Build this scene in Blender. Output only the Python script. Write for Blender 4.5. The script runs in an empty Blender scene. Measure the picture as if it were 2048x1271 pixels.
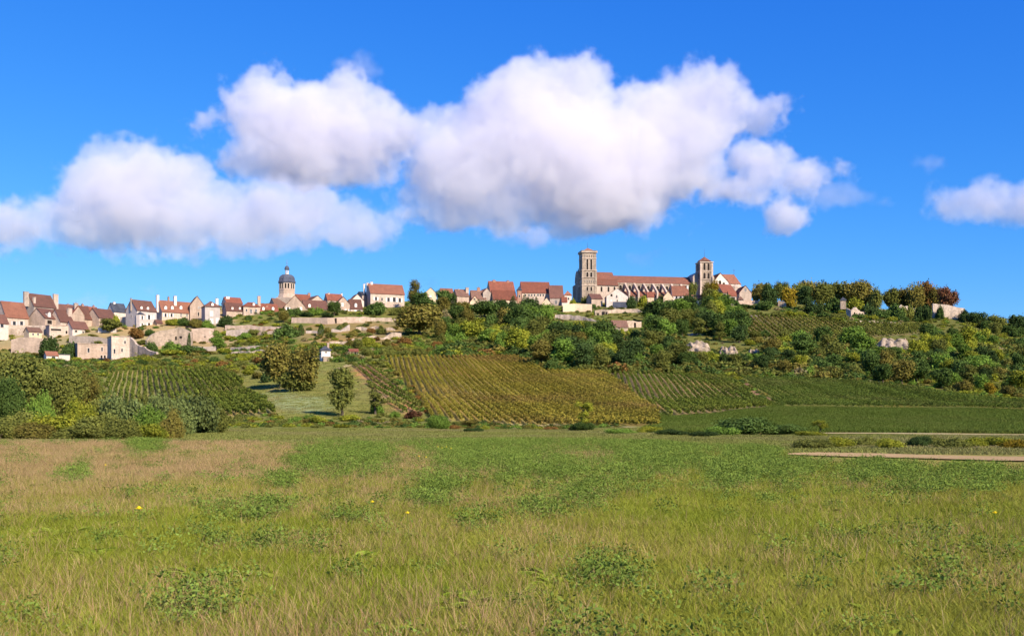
import bpy, bmesh, math, random
import numpy as np
from mathutils import Vector

sc = bpy.context.scene
COL = sc.collection
PI = math.pi

# ------------------------------------------------------------------ camera, sky, sun, exposure
F, HZ, EYE = 2000.0, 830.0, 1.7            # focal length in photo pixels, horizon row, eye height
cam = bpy.data.objects.new('camera', bpy.data.cameras.new('camera')); COL.objects.link(cam); sc.camera = cam
cam.location = (0, 0, EYE); cam.rotation_euler = (PI / 2, 0, 0)
cam.data.sensor_width = 36; cam.data.lens = 36 * F / 2048; cam.data.shift_y = (HZ - 635.5) / 2048
cam.data.clip_start = 0.1; cam.data.clip_end = 30000

SUN = np.array([0.52, -0.66, 0.54]); SUN /= np.linalg.norm(SUN)
world = bpy.data.worlds.new('World'); sc.world = world; world.use_nodes = True
wt = world.node_tree
bg = wt.nodes['Background']; bg.inputs[1].default_value = 0.10
sky = wt.nodes.new('ShaderNodeTexSky'); sky.sky_type = 'NISHITA'; sky.sun_disc = False
sky.sun_elevation = math.asin(SUN[2]); sky.sun_rotation = math.atan2(SUN[0], SUN[1])
sky.air_density = 1.0; sky.dust_density = 0.0; sky.ozone_density = 3.0; sky.altitude = 200
sep = wt.nodes.new('ShaderNodeSeparateColor'); com = wt.nodes.new('ShaderNodeCombineColor')
wt.links.new(sky.outputs[0], sep.inputs[0])
for ch, (gain, gam) in enumerate(((0.50, 1.62), (0.56, 0.98), (0.76, 0.45))):    # clear polarised blue, same over the whole sky
    m1 = wt.nodes.new('ShaderNodeMath'); m1.operation = 'MULTIPLY'; m1.inputs[1].default_value = 0.1
    m2 = wt.nodes.new('ShaderNodeMath'); m2.operation = 'POWER'; m2.inputs[1].default_value = gam
    m3 = wt.nodes.new('ShaderNodeMath'); m3.operation = 'MULTIPLY'; m3.inputs[1].default_value = gain * 10
    wt.links.new(sep.outputs[ch], m1.inputs[0]); wt.links.new(m1.outputs[0], m2.inputs[0])
    wt.links.new(m2.outputs[0], m3.inputs[0]); wt.links.new(m3.outputs[0], com.inputs[ch])
wt.links.new(com.outputs[0], bg.inputs[0])
sun = bpy.data.objects.new('sun', bpy.data.lights.new('sun', 'SUN')); COL.objects.link(sun)
sun.data.energy = 4.6; sun.data.angle = math.radians(0.5); sun.data.color = (1.0, 0.87, 0.70)
sun.rotation_euler = Vector(SUN).to_track_quat('Z', 'Y').to_euler()
vs = sc.view_settings
vs.view_transform = 'Standard'; vs.look = 'None'; vs.exposure = 0.76; vs.gamma = 1; vs.use_curve_mapping = False
cy = sc.cycles
cy.volume_bounces = 12; cy.max_bounces = 13; cy.diffuse_bounces = 2; cy.transmission_bounces = 2; cy.use_adaptive_sampling = True; cy.adaptive_threshold = 0.03; cy.use_denoising = True
cy.sample_clamp_indirect = 6

# ------------------------------------------------------------------ small tools
def zpy(py, Y): return EYE + (HZ - py) * Y / F
def xpx(px, Y): return (px - 1024) / F * Y
def rnd(seed): return np.random.default_rng(seed)

def tag(o, label=None, cat=None, group=None, kind=None):
    if label: o['label'] = label
    if cat: o['category'] = cat
    if group: o['group'] = group
    if kind: o['kind'] = kind
    return o

def mesh(name, verts, faces):
    me = bpy.data.meshes.new(name)
    v = np.asarray(verts, dtype=np.float32)
    if isinstance(faces, np.ndarray):
        n, k = faces.shape
        me.vertices.add(len(v)); me.vertices.foreach_set('co', v.ravel())
        me.loops.add(n * k); me.loops.foreach_set('vertex_index', faces.astype(np.int32).ravel())
        me.polygons.add(n); me.polygons.foreach_set('loop_start', np.arange(0, n * k, k, dtype=np.int32))
        me.update(calc_edges=True)
    else:
        me.from_pydata(v.tolist(), [], faces); me.update()
    return me

def obj(name, me, mat=None, parent=None, loc=None):
    o = bpy.data.objects.new(name, me); COL.objects.link(o)
    if mat is not None:
        if me.materials: pass
        else: me.materials.append(mat)
    if parent is not None: o.parent = parent
    if loc is not None: o.location = loc
    return o

def empty(name, loc, rz=0.0, scale=None):
    o = bpy.data.objects.new(name, None); COL.objects.link(o)
    o.location = loc; o.rotation_euler = (0, 0, rz)
    if scale is not None: o.scale = scale
    o.empty_display_size = 0.5
    return o

class MB:
    """collects boxes, prisms and tubes into one mesh"""
    def __init__(s): s.v = []; s.f = []
    def poly(s, vs, fs):
        n = len(s.v); s.v += [tuple(map(float, p)) for p in vs]; s.f += [tuple(i + n for i in f) for f in fs]; return s
    def box(s, x0, x1, y0, y1, z0, z1):
        return s.poly([(x0,y0,z0),(x1,y0,z0),(x1,y1,z0),(x0,y1,z0),(x0,y0,z1),(x1,y0,z1),(x1,y1,z1),(x0,y1,z1)],
                      [(0,3,2,1),(4,5,6,7),(0,1,5,4),(1,2,6,5),(2,3,7,6),(3,0,4,7)])
    def prism_y(s, prof, y0, y1):      # profile in x,z (counter-clockwise seen from -y)
        n = len(prof)
        return s.poly([(x,y0,z) for x,z in prof] + [(x,y1,z) for x,z in prof],
                      [tuple(range(n)), tuple(range(2*n-1, n-1, -1))] + [(i, i+n, (i+1)%n+n, (i+1)%n) for i in range(n)])
    def prism_x(s, prof, x0, x1):      # profile in y,z (counter-clockwise seen from +x)
        n = len(prof)
        return s.poly([(x1,y,z) for y,z in prof] + [(x0,y,z) for y,z in prof],
                      [tuple(range(n)), tuple(range(2*n-1, n-1, -1))] + [(i, i+n, (i+1)%n+n, (i+1)%n) for i in range(n)])
    def lathe(s, cx, cy_, prof, n=16, rot=0.0):
        vs = []; k = len(prof)
        for (r, z) in prof:
            for i in range(n):
                a = rot + 2*PI*i/n; vs.append((cx + r*math.cos(a), cy_ + r*math.sin(a), z))
        fs = []
        for j in range(k-1):
            for i in range(n): fs.append((j*n+i, j*n+(i+1)%n, (j+1)*n+(i+1)%n, (j+1)*n+i))
        fs.append(tuple(range(n-1, -1, -1))); fs.append(tuple((k-1)*n+i for i in range(n)))
        return s.poly(vs, fs)
    def tube(s, pts, rad, n=6):
        vs = []; pts = [Vector(p) for p in pts]
        for i, p in enumerate(pts):
            d = (pts[min(i+1, len(pts)-1)] - pts[max(i-1, 0)]).normalized()
            a = d.orthogonal().normalized(); b = d.cross(a)
            for k in range(n):
                t = 2*PI*k/n; vs.append(p + (a*math.cos(t) + b*math.sin(t))*rad[i])
        fs = [(j*n+i, j*n+(i+1)%n, (j+1)*n+(i+1)%n, (j+1)*n+i) for j in range(len(pts)-1) for i in range(n)]
        fs.append(tuple(range(n-1, -1, -1))); fs.append(tuple((len(pts)-1)*n+i for i in range(n)))
        return s.poly(vs, fs)
    def build(s, name, mat, parent=None, loc=None): return obj(name, mesh(name, s.v, s.f), mat, parent, loc)

# ------------------------------------------------------------------ materials
M = {}
def nodes_of(name):
    m = bpy.data.materials.new(name); m.use_nodes = True; t = m.node_tree; t.nodes.clear(); M[name] = m
    def N(kind, **kw):
        n = t.nodes.new(kind)
        for k, v in kw.items():
            if k in n.inputs and not hasattr(n, k): n.inputs[k].default_value = v
            elif hasattr(n, k): setattr(n, k, v)
            else: n.inputs[k].default_value = v
        return n
    return m, t, N, t.links.new
def c4(c): return (c[0], c[1], c[2], 1.0)
def mixrgb(t, a, b, fac, blend='MIX'):
    n = t.nodes.new('ShaderNodeMix'); n.data_type = 'RGBA'; n.blend_type = blend
    for sock, v in ((n.inputs[0], fac), (n.inputs[6], a), (n.inputs[7], b)):
        if hasattr(v, 'is_output'): t.links.new(v, sock)
        else: sock.default_value = v if not isinstance(v, tuple) or len(v) == 4 else c4(v)
    return n.outputs[2]
def ramp(t, src, lo, hi):
    n = t.nodes.new('ShaderNodeMapRange'); n.inputs[1].default_value = lo; n.inputs[2].default_value = hi; n.clamp = True
    t.links.new(src, n.inputs[0]); return n.outputs[0]

def masonry(name, col, col2=None, dark=None, scale=0.55, bump=0.5, streak=0.5):
    """rubble or dressed stone / lime render with patches, courses and rain streaks"""
    m, t, N, L = nodes_of(name)
    col2 = col2 or tuple(x*0.72 for x in col); dark = dark or tuple(x*0.42 for x in col)
    tc = N('ShaderNodeTexCoord'); oi = N('ShaderNodeObjectInfo')
    n1 = N('ShaderNodeTexNoise', Scale=0.16, Detail=5.0, Roughness=0.62); L(tc.outputs['Object'], n1.inputs['Vector'])
    n2 = N('ShaderNodeTexNoise', Scale=0.8, Detail=6.0, Roughness=0.75); L(tc.outputs['Object'], n2.inputs['Vector'])
    mp = N('ShaderNodeMapping'); mp.inputs['Scale'].default_value = (0.55, 0.55, 0.07); L(tc.outputs['Object'], mp.inputs['Vector'])
    n3 = N('ShaderNodeTexNoise', Scale=1.0, Detail=4.0, Roughness=0.6); L(mp.outputs[0], n3.inputs['Vector'])
    vo = N('ShaderNodeTexVoronoi', Scale=scale*3.2); mp2 = N('ShaderNodeMapping'); mp2.inputs['Scale'].default_value = (1, 1, 2.0)
    L(tc.outputs['Object'], mp2.inputs['Vector']); L(mp2.outputs[0], vo.inputs['Vector'])
    a = mixrgb(t, col, col2, ramp(t, n1.outputs[0], 0.40, 0.60))
    a = mixrgb(t, a, mixrgb(t, dark, col, vo.outputs['Color']), 0.38)
    a = mixrgb(t, a, dark, ramp(t, n2.outputs[0], 0.46, 0.78))
    st = N('ShaderNodeMath', operation='MULTIPLY'); L(ramp(t, n3.outputs[0], 0.46, 0.74), st.inputs[0]); st.inputs[1].default_value = streak
    a = mixrgb(t, a, dark, st.outputs[0])
    hs = N('ShaderNodeHueSaturation'); L(a, hs.inputs['Color'])
    mr = N('ShaderNodeMapRange'); L(oi.outputs['Random'], mr.inputs[0]); mr.inputs[3].default_value = 0.86; mr.inputs[4].default_value = 1.12; L(mr.outputs[0], hs.inputs['Value'])
    bs = N('ShaderNodeBsdfPrincipled', Roughness=0.95); bs.inputs['Specular IOR Level'].default_value = 0.15
    L(hs.outputs[0], bs.inputs['Base Color'])
    bm = N('ShaderNodeBump', Strength=bump, Distance=0.12); L(vo.outputs['Distance'], bm.inputs['Height']); L(bm.outputs[0], bs.inputs['Normal'])
    o = N('ShaderNodeOutputMaterial'); L(bs.outputs[0], o.inputs[0]); return m

def tiles(name, col, col2, moss=(0.09, 0.085, 0.05)):
    m, t, N, L = nodes_of(name)
    tc = N('ShaderNodeTexCoord'); oi = N('ShaderNodeObjectInfo')
    n1 = N('ShaderNodeTexNoise', Scale=0.35, Detail=5.0, Roughness=0.65); L(tc.outputs['Object'], n1.inputs['Vector'])
    n2 = N('ShaderNodeTexNoise', Scale=3.0, Detail=4.0, Roughness=0.7); L(tc.outputs['Object'], n2.inputs['Vector'])
    br = N('ShaderNodeTexBrick', Scale=2.6); br.inputs['Mortar Size'].default_value = 0.03
    br.inputs['Color1'].default_value = (0.75, 0.75, 0.75, 1); br.inputs['Color2'].default_value = (1.15, 1.15, 1.15, 1); br.inputs['Mortar'].default_value = (0.45, 0.45, 0.45, 1)
    sx = N('ShaderNodeSeparateXYZ'); L(tc.outputs['Object'], sx.inputs[0]); cx = N('ShaderNodeCombineXYZ')
    ad = N('ShaderNodeMath', operation='ADD'); L(sx.outputs[0], ad.inputs[0]); L(sx.outputs[1], ad.inputs[1])
    L(ad.outputs[0], cx.inputs[0]); L(sx.outputs[2], cx.inputs[1]); L(cx.outputs[0], br.inputs['Vector'])
    a = mixrgb(t, col, col2, ramp(t, n1.outputs[0], 0.36, 0.66))
    a = mixrgb(t, a, moss, ramp(t, n2.outputs[0], 0.58, 0.82))
    a = mixrgb(t, a, br.outputs['Color'], 0.5, 'MULTIPLY')
    hs = N('ShaderNodeHueSaturation'); L(a, hs.inputs['Color'])
    mr = N('ShaderNodeMapRange'); L(oi.outputs['Random'], mr.inputs[0]); mr.inputs[3].default_value = 0.82; mr.inputs[4].default_value = 1.2; L(mr.outputs[0], hs.inputs['Value'])
    bs = N('ShaderNodeBsdfPrincipled', Roughness=0.85); bs.inputs['Specular IOR Level'].default_value = 0.2
    L(hs.outputs[0], bs.inputs['Base Color'])
    bm = N('ShaderNodeBump', Strength=0.5, Distance=0.08); L(br.outputs['Fac'], bm.inputs['Height']); bm.invert = True; L(bm.outputs[0], bs.inputs['Normal'])
    o = N('ShaderNodeOutputMaterial'); L(bs.outputs[0], o.inputs[0]); return m

def plain(name, col, rough=0.6, spec=0.3, metal=0.0, var=0.12):
    m, t, N, L = nodes_of(name)
    tc = N('ShaderNodeTexCoord'); n1 = N('ShaderNodeTexNoise', Scale=1.5, Detail=3.0); L(tc.outputs['Object'], n1.inputs['Vector'])
    a = mixrgb(t, tuple(x*(1-var) for x in col), tuple(min(1, x*(1+var)) for x in col), n1.outputs[0])
    bs = N('ShaderNodeBsdfPrincipled', Roughness=rough, Metallic=metal); bs.inputs['Specular IOR Level'].default_value = spec
    L(a, bs.inputs['Base Color']); o = N('ShaderNodeOutputMaterial'); L(bs.outputs[0], o.inputs[0]); return m

def foliage(name, c1, c2, c3=None, scale=2.4, trans=0.14, worldspace=False, patch=None):
    """leaf colour varied per clump, per leaf and per plant; lets some light through"""
    m, t, N, L = nodes_of(name)
    c3 = c3 or tuple(min(1, x*1.35) for x in c2)
    geo = N('ShaderNodeNewGeometry'); oi = N('ShaderNodeObjectInfo'); tc = N('ShaderNodeTexCoord')
    src = geo.outputs['Position'] if worldspace else tc.outputs['Object']
    n1 = N('ShaderNodeTexNoise', Scale=scale, Detail=2.0); n1.noise_dimensions = '4D'; L(src, n1.inputs['Vector']); 
    mr0 = N('ShaderNodeMath', operation='MULTIPLY'); L(oi.outputs['Random'], mr0.inputs[0]); mr0.inputs[1].default_value = 0.0 if worldspace else 40.0; L(mr0.outputs[0], n1.inputs['W'])
    a = mixrgb(t, c1, c2, ramp(t, n1.outputs[0], 0.36, 0.64))
    if patch:
        pcol, pscale, lo, hi = patch
        n2 = N('ShaderNodeTexNoise', Scale=pscale, Detail=3.0); L(src, n2.inputs['Vector'])
        a = mixrgb(t, a, pcol, ramp(t, n2.outputs[0], lo, hi))
    a = mixrgb(t, a, c3, ramp(t, geo.outputs['Random Per Island'], 0.45, 1.3))
    hs = N('ShaderNodeHueSaturation'); L(a, hs.inputs['Color'])
    mr = N('ShaderNodeMapRange'); L(oi.outputs['Random'], mr.inputs[0]); mr.inputs[3].default_value = 0.78; mr.inputs[4].default_value = 1.22; L(mr.outputs[0], hs.inputs['Value'])
    mh = N('ShaderNodeMapRange'); L(geo.outputs['Random Per Island'], mh.inputs[0]); mh.inputs[3].default_value = 0.482; mh.inputs[4].default_value = 0.512; L(mh.outputs[0], hs.inputs['Hue'])
    d = N('ShaderNodeBsdfDiffuse'); L(hs.outputs[0], d.inputs[0])
    tr = N('ShaderNodeBsdfTranslucent'); L(hs.outputs[0], tr.inputs[0])
    mx = N('ShaderNodeMixShader'); mx.inputs[0].default_value = trans; L(d.outputs[0], mx.inputs[1]); L(tr.outputs[0], mx.inputs[2])
    o = N('ShaderNodeOutputMaterial'); L(mx.outputs[0], o.inputs[0]); return m

masonry('stone_tan', (0.60, 0.445, 0.335), (0.45, 0.335, 0.25), (0.26, 0.195, 0.145)); masonry('stone_grey', (0.50, 0.405, 0.335), (0.38, 0.31, 0.255), (0.22, 0.18, 0.145)); masonry('stone_pale', (0.70, 0.545, 0.43), (0.54, 0.415, 0.32), (0.31, 0.24, 0.18), streak=0.45)
masonry('stone_church', (0.50, 0.385, 0.28), (0.34, 0.265, 0.20), (0.13, 0.105, 0.085), streak=0.75, bump=0.4)
masonry('render_white', (0.80, 0.685, 0.59), (0.70, 0.585, 0.49), (0.50, 0.40, 0.32), streak=0.3, bump=0.15)
masonry('render_grey', (0.58, 0.50, 0.45), (0.50, 0.43, 0.38), (0.36, 0.31, 0.27), streak=0.3, bump=0.15)
masonry('cream', (0.78, 0.60, 0.40), (0.70, 0.53, 0.35), (0.48, 0.36, 0.24), streak=0.3, bump=0.2)
masonry('rubble', (0.62, 0.47, 0.35), (0.44, 0.34, 0.25), (0.20, 0.16, 0.11), scale=0.5, bump=1.0, streak=0.6)
masonry('ruin_white', (0.66, 0.52, 0.41), (0.48, 0.38, 0.29), (0.22, 0.175, 0.13), scale=0.4, bump=0.9, streak=0.8)
masonry('rock', (0.50, 0.39, 0.30), (0.34, 0.27, 0.20), (0.14, 0.115, 0.08), scale=0.3, bump=1.0, streak=0.7)
tiles('tile_red', (0.27, 0.092, 0.055), (0.20, 0.072, 0.046)); tiles('tile_orange', (0.34, 0.145, 0.088), (0.26, 0.11, 0.07))
tiles('tile_brown', (0.19, 0.088, 0.064), (0.14, 0.070, 0.053)); tiles('tile_old', (0.23, 0.125, 0.088), (0.17, 0.095, 0.07))
tiles('tile_church', (0.25, 0.100, 0.062), (0.185, 0.085, 0.058)); tiles('slate', (0.085, 0.092, 0.115), (0.045, 0.05, 0.065), (0.10, 0.10, 0.105)); tiles('dome_slate', (0.13, 0.145, 0.19), (0.09, 0.10, 0.14), (0.19, 0.20, 0.22))
plain('glass_dark', (0.03, 0.03, 0.034), 0.25, 0.5); plain('opening_shade', (0.028, 0.022, 0.018), 0.9, 0.1); plain('shutter_white', (0.74, 0.70, 0.65), 0.6)  # near-black material among these paints the shade inside holes
plain('shutter_grey', (0.50, 0.47, 0.44), 0.6); plain('trim', (0.66, 0.56, 0.46), 0.9, 0.1); plain('chimney_white', (0.74, 0.66, 0.58), 0.9, 0.1)
plain('chimney_brick', (0.36, 0.20, 0.14), 0.9, 0.1, var=0.3); plain('iron', (0.05, 0.05, 0.055), 0.5); plain('lead_blue', (0.20, 0.25, 0.36), 0.35, 0.5)
plain('bark', (0.10, 0.078, 0.055), 0.95, 0.1, var=0.35); plain('wood_pale', (0.40, 0.34, 0.26), 0.8, 0.1); plain('stake', (0.42, 0.36, 0.28), 0.9, 0.1)
plain('yellow_petal', (0.85, 0.62, 0.01), 0.6, 0.2); plain('white_paint', (0.8, 0.8, 0.8), 0.4)

FOL = {  # name: (dark leaf, main leaf, tip leaf)
 'deep green': ((0.034, 0.060, 0.014), (0.058, 0.095, 0.022), (0.095, 0.135, 0.034)),
 'dark green': ((0.024, 0.042, 0.013), (0.040, 0.066, 0.019), (0.062, 0.092, 0.028)),
 'fresh green': ((0.060, 0.110, 0.017), (0.100, 0.165, 0.026), (0.16, 0.22, 0.038)),
 'yellow-green': ((0.100, 0.130, 0.016), (0.185, 0.195, 0.022), (0.28, 0.26, 0.03)),
 'golden': ((0.12, 0.095, 0.013), (0.21, 0.155, 0.016), (0.29, 0.205, 0.02)),
 'olive': ((0.062, 0.074, 0.017), (0.108, 0.118, 0.026), (0.16, 0.158, 0.036)),
 'olive-brown': ((0.078, 0.070, 0.017), (0.135, 0.118, 0.026), (0.185, 0.155, 0.034)),
 'rusty brown': ((0.090, 0.050, 0.016), (0.155, 0.085, 0.024), (0.21, 0.12, 0.034)),
 'red-brown': ((0.058, 0.027, 0.015), (0.095, 0.043, 0.022), (0.13, 0.066, 0.032)),
 'grey-green': ((0.060, 0.080, 0.024), (0.098, 0.125, 0.036), (0.145, 0.17, 0.058)),
 'straw-coloured': ((0.13, 0.11, 0.05), (0.20, 0.165, 0.075), (0.27, 0.22, 0.11)),
}
for k, (a, b, c) in FOL.items(): foliage('leaf ' + k, *[tuple(x*1.5 for x in q) for q in (a, b, c)])

# ------------------------------------------------------------------ terrain
COLS = [
 (-400, [(120,862),(150,855),(230,806),(300,770),(380,735),(425,722),(455,690),(500,675),(560,665),(640,668)]),
 (0,    [(110,861),(150,850),(230,800),(300,760),(380,722),(425,712),(440,690),(455,668),(500,655),(560,645),(640,650)]),
 (200,  [(110,861),(150,852),(200,828),(260,790),(330,750),(380,728),(425,718),(440,690),(455,664),(480,655),(510,640),(580,632),(640,636)]),
 (330,  [(115,860),(150,852),(190,835),(250,790),(330,745),(370,722),(420,705),(440,692),(460,660),(490,640),(560,618),(640,620)]),
 (450,  [(120,859),(150,851),(180,838),(250,790),(330,740),(380,718),(430,700),(460,675),(480,655),(500,645),(540,620),(640,612)]),
 (600,  [(120,859),(150,848),(175,832),(250,775),(310,735),(350,712),(400,692),(440,672),(480,652),(510,632),(545,620),(640,600)]),
 (760,  [(120,859),(150,850),(165,842),(230,785),(300,730),(335,712),(400,690),(450,665),(490,648),(530,634),(570,618),(640,602)]),
 (900,  [(120,860),(150,852),(160,848),(220,795),(290,740),(330,716),(400,695),(480,655),(560,622),(610,606),(660,598)]),
 (1100, [(120,861),(150,855),(160,850),(215,800),(280,755),(295,742),(400,690),(480,655),(570,625),(620,612),(660,604)]),
 (1300, [(95,866),(150,848),(165,838),(215,800),(295,745),(380,700),(450,670),(540,635),(600,616),(640,606),(680,602)]),
 (1500, [(92,867),(150,836),(215,802),(290,752),(340,720),(400,690),(470,660),(560,625),(620,606),(680,600)]),
 (1700, [(92,867),(150,838),(215,804),(285,758),(340,722),(400,694),(470,665),(540,640),(590,628),(620,618),(680,612)]),
 (1900, [(92,867),(150,842),(215,812),(275,775),(330,738),(400,705),(470,675),(540,655),(590,642),(610,630),(680,630)]),
 (2048, [(92,868),(150,845),(215,818),(270,785),(330,750),(400,715),(470,690),(540,670),(590,655),(650,650)]),
 (2500, [(92,868),(150,850),(215,826),(270,795),(330,765),(400,740),(470,720),(540,705),(590,698),(650,698)]),
]
YG = np.concatenate([np.arange(-60, 60, 4.0), np.arange(60, 760, 2.0), np.arange(760, 4001, 60.0)])
_prof = []
for px, pts in COLS:
    ys = [-60, 60, 80] + [p[0] for p in pts]; zs = [0, 0, -0.02] + [zpy(p[1], p[0]) for p in pts]
    ys += [760, 1000, 1500, 4000]; zs += [zs[-1] - 1, zs[-1]*0.6, 4, 2]
    z = np.interp(YG, ys, zs)
    k = np.array([1, 2, 3, 2, 1.0]) / 9
    z = np.convolve(np.pad(z, 2, mode='edge'), k, 'valid')
    _prof.append(z)
PROF = np.array(_prof); CPX = np.array([c[0] for c in COLS], float)
def ground(X, Y):
    X = np.asarray(X, float); Y = np.asarray(Y, float)
    u = np.clip(1024 + F * X / np.maximum(Y, 30.0), CPX[0], CPX[-1] - 1e-3)
    j = np.clip(np.searchsorted(CPX, u, side='right') - 1, 0, len(CPX) - 2)
    t = (u - CPX[j]) / (CPX[j+1] - CPX[j]); t = t*t*(3-2*t)*0.5 + t*0.5
    yi = np.clip(np.searchsorted(YG, Y, side='right') - 1, 0, len(YG) - 2)
    s = np.clip((Y - YG[yi]) / (YG[yi+1] - YG[yi]), 0, 1)
    za = PROF[j, yi]*(1-s) + PROF[j, yi+1]*s; zb = PROF[j+1, yi]*(1-s) + PROF[j+1, yi+1]*s
    z = za*(1-t) + zb*t
    bump = 0.05*np.sin(X*0.31 + 1.3)*np.sin(Y*0.27) + 0.35*np.sin(X*0.045)*np.sin(Y*0.05+0.7)*np.clip((Y-140)/100, 0, 1)
    return z + bump
_YS = np.arange(6.0, 700.0, 0.5)
def hit_Y(px, py):
    z = ground((px-1024)/F*_YS, _YS); p = HZ - (z-EYE)*F/_YS
    k = np.argmax(p <= py)
    return float(_YS[k]) if p[k] <= py else 640.0
def hit(px, py):
    Y = hit_Y(px, py); X = xpx(px, Y); return X, Y, float(ground(X, Y))
def to_px(X, Y, Z): return 1024 + F*X/Y, HZ - (Z-EYE)*F/Y
def inside(poly, x, y):
    x = np.asarray(x); y = np.asarray(y); r = np.zeros(x.shape, bool); n = len(poly)
    for i in range(n):
        x0, y0 = poly[i]; x1, y1 = poly[(i+1) % n]
        if y0 == y1: continue
        r ^= ((y0 > y) != (y1 > y)) & (x < (x1-x0)*(y-y0)/(y1-y0) + x0)
    return r
def plan(poly): return [hit(px, py)[:2] for px, py in poly]

FIELDS = {
 'gold':  [(768,716),(900,714),(1045,713),(1068,728),(1092,743),(1205,744),(1260,781),(1318,822),(1318,852),(1150,851),(960,846),(868,838),(815,770)],
 'strip': [(697,731),(746,729),(800,775),(852,826),(800,827),(745,775)],
 'green': [(1214,745),(1452,753),(1490,778),(1527,802),(1545,814),(1440,826),(1340,832),(1328,824)],
 'east':  [(1478,755),(1700,763),(1830,776),(1960,798),(2150,806),(2150,819),(1850,816),(1700,815),(1562,813),(1545,803)],
 'upper': [(1470,633),(1600,633),(1700,646),(1840,650),(1832,668),(1740,674),(1650,690),(1545,682),(1490,664)],
 'west':  [(212,745),(330,738),(445,740),(480,765),(562,829),(430,832),(330,818),(212,800)],
}
FPLAN = {k: plan(v) for k, v in FIELDS.items()}

xs = np.concatenate([np.arange(-3000, -420, 120.), np.arange(-420, 420, 3.0), np.arange(420, 3001, 120.)])
ysg = np.concatenate([np.arange(-60, 60, 3.0), np.arange(60, 700, 2.5), np.arange(700, 4001, 110.)])
GX, GY = np.meshgrid(xs, ysg); GZ = ground(GX, GY)
nx, ny = len(xs), len(ysg)
idx = np.arange(nx*ny).reshape(ny, nx)
quads = np.stack([idx[:-1,:-1], idx[:-1,1:], idx[1:,1:], idx[1:,:-1]], -1).reshape(-1, 4)
gme = mesh('ground', np.stack([GX, GY, GZ], -1).reshape(-1, 3), quads)
gx, gy = GX.ravel(), GY.ravel()
gu = 1024 + F*gx/np.maximum(gy, 5)
_, gpy = to_px(gx, np.maximum(gy, 5), GZ.ravel())
gc = np.zeros((nx*ny, 4)); gc[:, 3] = 1
gc[:, :3] = (0.105, 0.115, 0.034)                                  # rough slope turf
gc[(gy < 60), :3] = (0.21, 0.205, 0.062)                           # meadow floor
gc[(gy >= 56) & (gy < 126) & (gu < 1320), :3] = (0.20, 0.205, 0.06)   # mown strip
pasture = (gu > 1318) & (gpy > 798) & (gy > 96) & (gy < 260); gc[pasture, :3] = (0.09, 0.12, 0.03)
lawn = [(430,842),(560,832),(480,766),(470,745),(520,735),(645,722),(700,728),(745,775),(800,828),(700,838)]
lp = plan(lawn); gc[inside(lp, gx, gy), :3] = (0.145, 0.155, 0.048)
lp2 = plan([(530,815),(500,785),(560,782),(640,795),(660,822),(600,828)]); gc[inside(lp2, gx, gy), :3] = (0.165, 0.195, 0.095)
lp3 = plan([(510,770),(600,772),(640,782),(560,784)]); gc[inside(lp3, gx, gy), :3] = (0.22, 0.18, 0.085)
for k, c in (('gold',(0.20,0.165,0.055)),('strip',(0.235,0.15,0.085)),('green',(0.19,0.15,0.075)),('east',(0.13,0.145,0.042)),('upper',(0.16,0.14,0.06)),('west',(0.17,0.16,0.07))):
    gc[inside(FPLAN[k], gx, gy), :3] = c
vil = (gu < 470) & (gpy < 698) & (gy > 400); gc[vil, :3] = (0.22, 0.185, 0.10)
ter = plan([(690,640),(800,640),(805,672),(760,690),(690,690),(600,684),(590,655)]); gc[inside(ter, gx, gy), :3] = (0.16, 0.135, 0.062)
ca = gme.color_attributes.new('soil', 'FLOAT_COLOR', 'POINT'); ca.data.foreach_set('color', gc.ravel().astype(np.float32))
m, t, N, L = nodes_of('ground_cover')
at = N('ShaderNodeAttribute', attribute_name='soil'); geo = N('ShaderNodeNewGeometry')
n1 = N('ShaderNodeTexNoise', Scale=0.11, Detail=6.0, Roughness=0.7); n2 = N('ShaderNodeTexNoise', Scale=2.2, Detail=6.0, Roughness=0.75)
n3 = N('ShaderNodeTexNoise', Scale=0.035, Detail=4.0, Roughness=0.6)
for n in (n1, n2, n3): L(geo.outputs['Position'], n.inputs['Vector'])
a = mixrgb(t, at.outputs['Color'], (1.45, 1.30, 1.2), ramp(t, n1.outputs[0], 0.45, 0.75), 'MULTIPLY')
a = mixrgb(t, a, (0.55, 0.62, 0.55), ramp(t, n2.outputs[0], 0.48, 0.78), 'MULTIPLY')
a = mixrgb(t, a, (1.25, 1.02, 0.9), ramp(t, n3.outputs[0], 0.45, 0.65), 'MULTIPLY')
bs = N('ShaderNodeBsdfDiffuse', Roughness=1.0); L(a, bs.inputs[0])
bm = N('ShaderNodeBump', Strength=0.7, Distance=0.25); L(n2.outputs[0], bm.inputs['Height']); L(bm.outputs[0], bs.inputs['Normal'])
o = N('ShaderNodeOutputMaterial'); L(bs.outputs[0], o.inputs[0])
gob = obj('ground', gme, M['ground_cover']); tag(gob, 'grassy valley floor rising into the village hill', kind='structure')

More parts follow.
